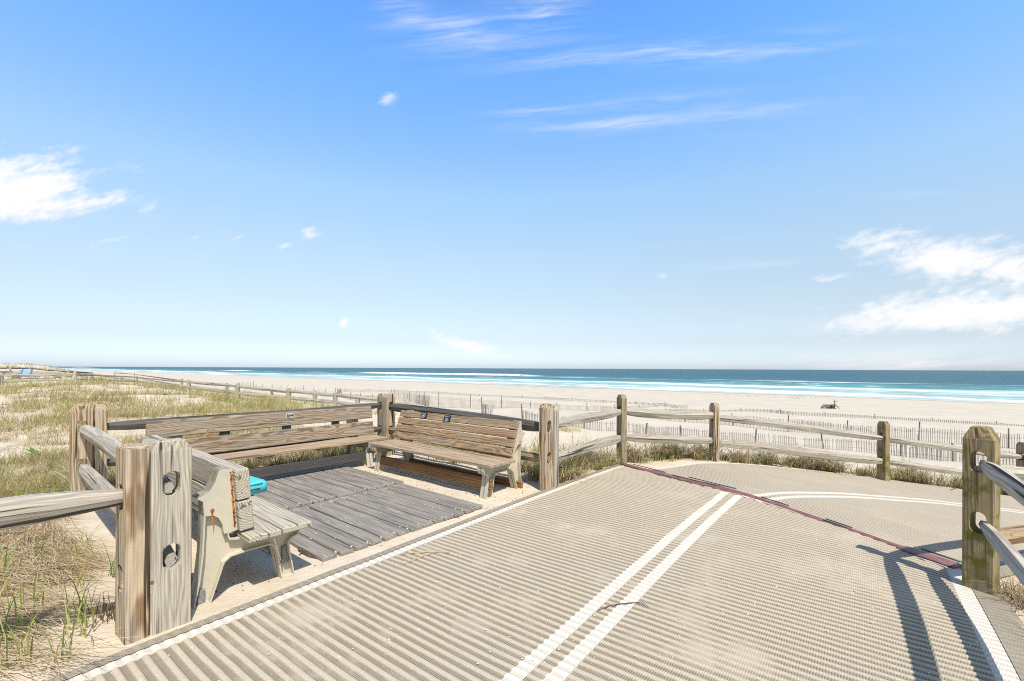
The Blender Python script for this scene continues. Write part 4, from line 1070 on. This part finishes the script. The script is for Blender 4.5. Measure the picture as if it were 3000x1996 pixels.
tuft(x[~k], y[~k], 24, hgt[~k]*1.1, .1, STRAW+DARK[2:], STRAW[:3]+YEL[2:], lw[~k], .6, 1.4, straw, .7, (.08+.006*d)[~k], .75)
k = RNG.random(len(x)) < .5
tuft(x[k], y[k], 9, hgt[k]*.6, .1, DARK, DARK+STRAW[3:], lw[k], .4, 1.3, straw, .5, (.06+.005*d)[k], .7)
x, y, d = dune_points(2300, 3.4, 34, -1.5, -.12, cond_left)
tuft(x, y, 6, .26+.12*RNG.random(len(x)), .1, GREEN, GREEN[:2]+[(.30, .33, .09)], np.clip(d*.0006, .005, .02), .1, .7, grass, .35, .03)
x, y, d = dune_points(6500, 3.0, 36, -1.5, -.1, lambda x, y: cond_left(x, y) | ((A_[0]*x+A_[1]*y < -7.05) & (Q_[0]*x+Q_[1]*y < 9) & (patch(x, y) > -.12)))
tuft(x, y, 12, .30+.22*RNG.random(len(x)), .2, STRAW+DARK[:1], STRAW, np.clip(d*.0005, .003, .018), 1.25, 1.57, straw, .35, .09+.004*d, .34)
x, y, d = dune_points(1500, 2.0, 26, -1.5, -.1, cond_left)
tuft(x, y, 12, .20, .2, DARK, DARK+STRAW[3:], np.clip(d*.0006, .004, .018), .9, 1.5, straw, .2, .08, .5)
# --- thick straw swathes close to the camera at lower left
def away(x, y): return x < np.interp(y, left_edge[:, 1], left_edge[:, 0])-.42
xs_, ys_ = [], []
for cx_, cy_, sg, n_ in ((-3.65, 3.55, .40, 120), (-4.5, 4.3, .5, 90), (-3.05, 2.8, .2, 18), (-5.7, 5.1, .7, 90), (-5.4, 6.2, .8, 90), (-2.62, 2.2, .26, 16), (-4.4, 3.4, .5, 60), (-3.6, 2.5, .5, 22)):
    xs_.append(RNG.normal(cx_, sg, n_)); ys_.append(RNG.normal(cy_, sg*.75, n_))
x, y = np.concatenate(xs_), np.concatenate(ys_)
k = (((Q_[0]*x+Q_[1]*y < .6) & away(x, y)) | (A_[0]*x+A_[1]*y < -7.15)); x, y = x[k], y[k]
fld = WIND+2.2*fbm(x*.5, y*.5+4, 2)*2
tuft(x, y, 22, .52, .2, STRAW[:3]+[(.80, .68, .48)], STRAW[:3]+[(.82, .70, .50)]*2, .0055, .9, 1.5, straw, .45, .10, .5, fld, .35)
tuft(x[::5], y[::5], 22, .36, .2, DARK, DARK+STRAW[3:], .005, .9, 1.5, straw, .3, .12, .5, fld[::5], .6)
tuft(np.array([-2.52, -2.47, -2.58, -3.2, -3.25]), np.array([2.80, 2.76, 2.86, 3.3, 3.25]), 16, .17, .1, DARK, DARK+STRAW[3:], .007, .05, .5, straw, .1, .035, 1.)
k = RNG.random(len(x)) < .08
tuft(x[k], y[k], 22, .13, .2, DARK+STRAW[3:], STRAW[1:], .006, .1, .8, straw, .3, .035, 1.)
x, y, d = dune_points(90, 1.9, 6, -1.5, -.3, lambda x, y: (Q_[0]*x+Q_[1]*y < .6))
tuft(x, y, 7, .42, .1, YEL+GREEN, GREEN[:2]+[(.24, .36, .06)], .008, .15, .6, grass, .3, .03)
sp_ = np.array([T(px_, py_, 1.2) for px_, py_ in ((115, 1640), (268, 1590), (318, 1578), (45, 1500), (178, 1488), (76, 1800), (25, 1890), (128, 1440), (230, 1465), (330, 1690), (60, 1560), (20, 1700), (150, 1380), (240, 1400))])
tuft(sp_[:, 0], sp_[:, 1], 9, .36, .1, [(.16, .27, .04), (.22, .33, .06)], [(.26, .40, .07), (.34, .44, .10)], .0085, .1, .7, grass, .4, .03)
xb = np.array([3.56, 3.62, 3.52, 3.66, 3.58, 3.7, 3.48, 3.75]); yb_ = np.array([3.14, 3.28, 3.0, 3.05, 2.9, 2.85, 2.86, 3.2])
tuft(xb, yb_, 34, .34, .1, STRAW+DARK, STRAW[:3], .006, .3, 1.45, straw, .1, .06, .9); tuft(xb, yb_, 18, .28, .1, DARK, DARK+STRAW[3:], .006, .2, 1.2, straw, .1, .05, .9)
# --- round the bay, outside its fence
def line_pts(p, q, n, off0, off1):
    p, q = np.array(p), np.array(q); d = (q-p)/np.linalg.norm(q-p); nn = np.array([-d[1], d[0]])
    t = RNG.random(n); o = RNG.uniform(off0, off1, n); P = p+np.outer(t, q-p)+np.outer(o, nn); return P[:, 0], P[:, 1]
def strip_veg(p, q, n, o0, o1, hg=.34, hs=.34, gn=12, sn=22, gw=.007):
    """clumps of marram: straw skirts falling outward, dark dead hearts, green spears"""
    nc = int(n*.36); x, y = line_pts(p, q, nc, o0, o1); sz = RNG.uniform(.45, 1.3, nc); gw = gw*1.5
    gd = np.clip(RNG.normal(.9, .5, nc), .1, 2.)
    tuft(x, y, 36, hs*1.75*sz, .1, STRAW+DARK[2:], STRAW, gw, .5, 1.45, straw, .12, .06*sz, .95)
    tuft(x, y, 10, hs*1.0*sz, .1, DARK, DARK+STRAW[2:], gw, .3, 1.3, straw, .1, .05*sz, .95)
    k = gd > .7
    tuft(x[k], y[k], 15, hg*1.5*sz[k], .1, GREEN[:2]+YEL[:2], GREEN+GREEN[:1]+YEL[:1], gw*1.1, .12, .8, grass, .4, .06*sz[k])
    x, y = line_pts(p, q, n, o0, o1); tuft(x, y, 5, hg*.8, .1, YEL+GREEN[3:], GREEN+YEL, gw, .2, .9, grass, .4, .04)
strip_veg(D+Q_*.3, E+Q_*.35, 130, .0, 1.6, .42)
strip_veg(E+Q_*.25, Fp+(0, .1), 120, -.22, .75, .40, .36)
strip_veg(Fp+(.1, .22), Gp+(0, .18), 85, -.22, .5, .33, .34)
strip_veg(Gp+(0, .18), Ip+(0, .1), 150, -.30, .5, .30, .38)
strip_veg(Ip+(0, .1), Jp+(0, .1), 130, -.34, .6, .32, .38)
strip_veg(Jp, Kp, 60, -.3, .6, .30, .36)
strip_veg(C2-Q_*.2, D1, 110, .15, .9, .35)
x, y = line_pts(B+(.16, .05), B0+(.3, 0), 70, .0, .8); tuft(x, y, 26, .32, .1, DARK+STRAW, STRAW+DARK, .0045, .5, 1.5, straw, .1, .08, .7)
x, y = line_pts(B+(.2, .1), Bn, 70, -1.5, -.1); tuft(x, y, 16, .34, .1, STRAW, STRAW+YEL, .005, .5, 1.5, straw, .1, .08, .7); tuft(x[:25], y[:25], 8, .35, .1, GREEN, GREEN, .008, .2, .8, grass, .3, .04)
x, y = line_pts(B+(-.12, .06), B+(.05, -.14), 5, -.05, .05); tuft(x, y, 14, .16, .1, DARK, DARK+STRAW, .004, .5, 1.4, straw, .1, .03, .6)
# --- dune face and toe beyond
x, y, d = dune_points(2600, 9, 46, -.75, .15, lambda x, y: (Q_[0]*x+Q_[1]*y > 8) & (Q_[0]*x+Q_[1]*y < 20) & (fbm(x*.3+1, y*.3, 3) > .08))
tuft(x, y, 12, .32, .1, YEL+STRAW, GREEN+YEL, np.clip(d*.0006, .006, .02), .3, 1.1, grass, .6, .08)
x, y, d = dune_points(900, 12, 26, .3, 1.3, lambda x, y: (fbm(x*.5+1, y*.5, 3) > .16) & (Q_[0]*x+Q_[1]*y < 19))
tuft(x, y, 10, .28, .1, YEL, GREEN+YEL, np.clip(d*.0006, .006, .02), .3, 1.1, grass, .6, .06)
# --- far dunes up the coast
x, y, d = dune_points(5200, 40, 260, -1.5, -.75, lambda x, y: (Q_[0]*x+Q_[1]*y < 24) & (fbm(x*.07, y*.07, 3) > -.08))
tuft(x, y, 5, .75, .1, [(.30, .24, .12), (.2, .17, .08)], YEL+[(.25, .25, .08)], np.clip(d*.0007, .02, .16), .4, 1.2, grass, .6, .4)
grass.build('dune_grass', M['grass'], 'green and yellow beach grass growing over the dune and along the fences', 'grass')
straw.build('dead_grass', M['straw'], 'dead straw and withered grass matted on the dune sand', 'dead grass')

def plant(px, py, n, L, label):
    p = T(px, py, 1.5); rs = random.Random(px); V = []; fs = []
    for k in range(n):
        a = 2*math.pi*k/n+rs.uniform(-.3, .3); l = L*rs.uniform(.6, 1.1); b_ = rs.uniform(.5, 1.1); w = l*.13
        o = len(V)
        for i in range(6):
            t = i/5; r = l*t*math.sin(b_)*(.5+.5*t); z = l*t*math.cos(b_)*(1-.25*t)+.01; ww = w*math.sin(math.pi*min(1, .12+t*.88))
            for sgn in (-1, 0, 1): V.append((math.cos(a)*r-math.sin(a)*sgn*ww, math.sin(a)*r+math.cos(a)*sgn*ww, z+abs(sgn)*.25*ww))
        for i in range(5):
            for j in range(2): q = o+i*3+j; fs.append([q, q+1, q+4, q+3])
    m = MB(); m.add(V, fs); o = m.build('broadleaf_plant', M['leaf'], None, True); o.location = p
    return tag(o, label, 'plant', 'green broadleaf plants on the dune')
plant(108, 1342, 9, .26, 'bright green broadleaf rosette on the sand left of the post')
plant(2355, 1360, 13, .22, 'green leafy plant under the walkway rail, midway between two posts')
plant(2675, 1384, 10, .3, 'dark green plant under the last walkway rail before the mossy post')
plant(352, 1318, 7, .25, 'green plant behind the double post at left')

# ------------------------------------------------------------------ sun, sky, camera
sun_dir = Vector((.275, -.607, 1.0)).normalized()
sl = bpy.data.lights.new('sun', 'SUN'); sl.energy = 4.0; sl.angle = math.radians(.53); sl.color = (1, .945, .85)
so = bpy.data.objects.new('sun', sl); col.objects.link(so); so.rotation_euler = sun_dir.to_track_quat('Z', 'Y').to_euler()
el = math.asin(sun_dir.z); az = math.atan2(sun_dir.x, sun_dir.y)

w = bpy.data.worlds.new('World'); sc.world = w; w.use_nodes = True
nt = w.node_tree; nt.nodes.clear(); b = NB(nt)
sky = nt.nodes.new('ShaderNodeTexSky'); sky.sky_type = 'NISHITA'; sky.sun_disc = False
sky.sun_elevation = el; sky.sun_rotation = az; sky.altitude = 0; sky.air_density = 1.; sky.dust_density = .6; sky.ozone_density = 1.5
g = b.coord('Generated'); dx, dy, dz = b.sep(g)
yy = b.math('MAXIMUM', dy, .05)
u = b.math('DIVIDE', dx, yy); v = b.math('DIVIDE', dz, yy)
hz = b.mapr(dy, .05, .2, 0, 1)
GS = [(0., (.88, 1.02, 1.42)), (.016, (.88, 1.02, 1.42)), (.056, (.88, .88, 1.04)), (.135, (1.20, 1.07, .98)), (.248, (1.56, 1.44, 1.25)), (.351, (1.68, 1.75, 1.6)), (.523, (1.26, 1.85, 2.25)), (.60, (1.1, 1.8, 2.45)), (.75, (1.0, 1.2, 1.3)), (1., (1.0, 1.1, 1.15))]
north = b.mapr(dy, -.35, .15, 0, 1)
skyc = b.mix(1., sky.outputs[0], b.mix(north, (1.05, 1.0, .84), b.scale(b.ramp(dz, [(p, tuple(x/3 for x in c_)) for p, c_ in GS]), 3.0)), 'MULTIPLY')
# clouds, placed by direction
wn = b.noise(b.comb(b.math('MULTIPLY', u, 5.), b.math('MULTIPLY', v, 11.), 0.), 1., 3, .5)
uu = b.math('ADD', u, b.math('MULTIPLY', b.math('SUBTRACT', wn, .5), .09)); vv = b.math('ADD', v, b.math('MULTIPLY', b.math('SUBTRACT', wn, .5), .035))
sh = b.math('SUBTRACT', b.math('MULTIPLY', vv, 1.), b.math('MULTIPLY', uu, .22))
n1 = b.noise(b.comb(b.math('MULTIPLY', uu, 7.), b.math('MULTIPLY', sh, 21.), 3.), 1., 7, .58)
n3 = b.noise(b.comb(b.math('MULTIPLY', uu, 30.), b.math('MULTIPLY', sh, 60.), 5.), 1., 5, .6)
n1 = b.math('ADD', b.math('MULTIPLY', n1, .62), b.math('MULTIPLY', n3, .38))
n2 = b.noise(b.comb(b.math('MULTIPLY', uu, 3.2), b.math('MULTIPLY', b.math('SUBTRACT', vv, b.math('MULTIPLY', uu, .1)), 34.), 8.), 1., 7, .62)
puff = None; wisp = None
def cloud(sx, sy, rx, ry, st, rot=0.):
    cu, cv = (sx-1500)/F, (1079-sy)/F
    a = b.math('SUBTRACT', u, cu); c_ = b.math('SUBTRACT', v, cv)
    co, si = math.cos(rot), math.sin(rot)
    p = b.math('DIVIDE', b.math('ADD', b.math('MULTIPLY', a, co), b.math('MULTIPLY', c_, si)), rx/F)
    q = b.math('DIVIDE', b.math('SUBTRACT', b.math('MULTIPLY', c_, co), b.math('MULTIPLY', a, si)), ry/F)
    r = b.math('ADD', b.math('MULTIPLY', p, p), b.math('MULTIPLY', q, q))
    return b.math('MULTIPLY', b.math('EXPONENT', b.math('MULTIPLY', r, -1.)), st)
for args in ((40, 555, 270, 92, 1.15, .05), (110, 610, 260, 50, .9, .12), (310, 595, 85, 40, .72, .35), (430, 610, 50, 35, .35), (315, 712, 60, 14, .55, .2), (60, 728, 45, 14, .5, .1), (165, 715, 30, 18, .35),
             (905, 690, 45, 18, .6, .2), (835, 722, 30, 10, .55, .3), (690, 700, 28, 9, .5, .4), (570, 700, 25, 8, .35, .1), (1005, 950, 17, 26, .75, .9-1.2), (1140, 288, 42, 20, .56, .2), (1190, 258, 25, 10, .3),
             (2790, 755, 290, 72, .95, -.12), (2960, 790, 190, 70, .95), (2600, 720, 130, 34, .5, .1), (2820, 905, 420, 58, 1.1, .08), (2480, 925, 150, 24, .7, .05), (2900, 860, 200, 40, .7, .1), (2470, 805, 110, 13, .55, .12), (2900, 700, 200, 30, .5), (1270, 975, 50, 20, .6, -.5), (1370, 1015, 130, 24, .8, -.22), (1935, 803, 20, 12, .4)):
    c = cloud(*args); puff = c if puff is None else b.math('MAXIMUM', puff, c)
for args in ((1190, 40, 90, 36, .8, -.3), (1340, 88, 170, 40, .85, -.05), (1500, 60, 120, 50, .5), (1610, 35, 90, 60, .95), (1430, 130, 240, 60, .45), (2060, 145, 380, 34, .8, .06), (2240, 130, 200, 30, .6, .12), (1750, 165, 300, 40, .5, .05), (1590, 325, 150, 22, .6, .06), (1850, 300, 260, 26, .5, .1), (1800, 362, 260, 26, .8, .04), (2150, 330, 260, 50, .4, .08), (2200, 772, 170, 14, .5, .05), (2640, 560, 200, 20, .2), (2750, 1050, 480, 30, 1.0, .03), (2400, 960, 300, 26, .4)):
    c = cloud(*args); wisp = c if wisp is None else b.math('MAXIMUM', wisp, c)
kp = b.mapr(b.math('ADD', puff, b.math('MULTIPLY', b.math('SUBTRACT', n1, .5), 2.8)), .2, 1.05, 0, 1)
kp = b.math('MULTIPLY', kp, b.mapr(puff, .04, .25, 0, 1))
kw = b.math('MULTIPLY', b.mapr(n2, .36, .74, 0, 1), b.math('MULTIPLY', wisp, .74))
cl = b.math('MULTIPLY', b.math('MAXIMUM', kp, kw), hz, None, True)
CLOUD = (6.6, 6.6, 6.65)
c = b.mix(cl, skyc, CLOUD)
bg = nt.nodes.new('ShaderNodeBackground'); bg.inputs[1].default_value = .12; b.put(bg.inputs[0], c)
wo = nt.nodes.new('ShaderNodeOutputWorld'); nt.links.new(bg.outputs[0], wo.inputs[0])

cam = bpy.data.cameras.new('camera'); cam.lens = 16; cam.sensor_width = 36; cam.shift_y = .0272; cam.clip_end = 60000; cam.clip_start = .05
co = bpy.data.objects.new('camera', cam); col.objects.link(co); co.location = (0, 0, H); co.rotation_euler = (math.pi/2, -ROLL, 0)
sc.camera = co
sc.view_settings.view_transform = 'Standard'; sc.view_settings.look = 'None'; sc.view_settings.exposure = .36; sc.view_settings.gamma = 1
sc.render.engine = 'CYCLES'; sc.cycles.max_bounces = 6
sc.cycles.use_denoising = False; sc.cycles.filter_width = 1.05
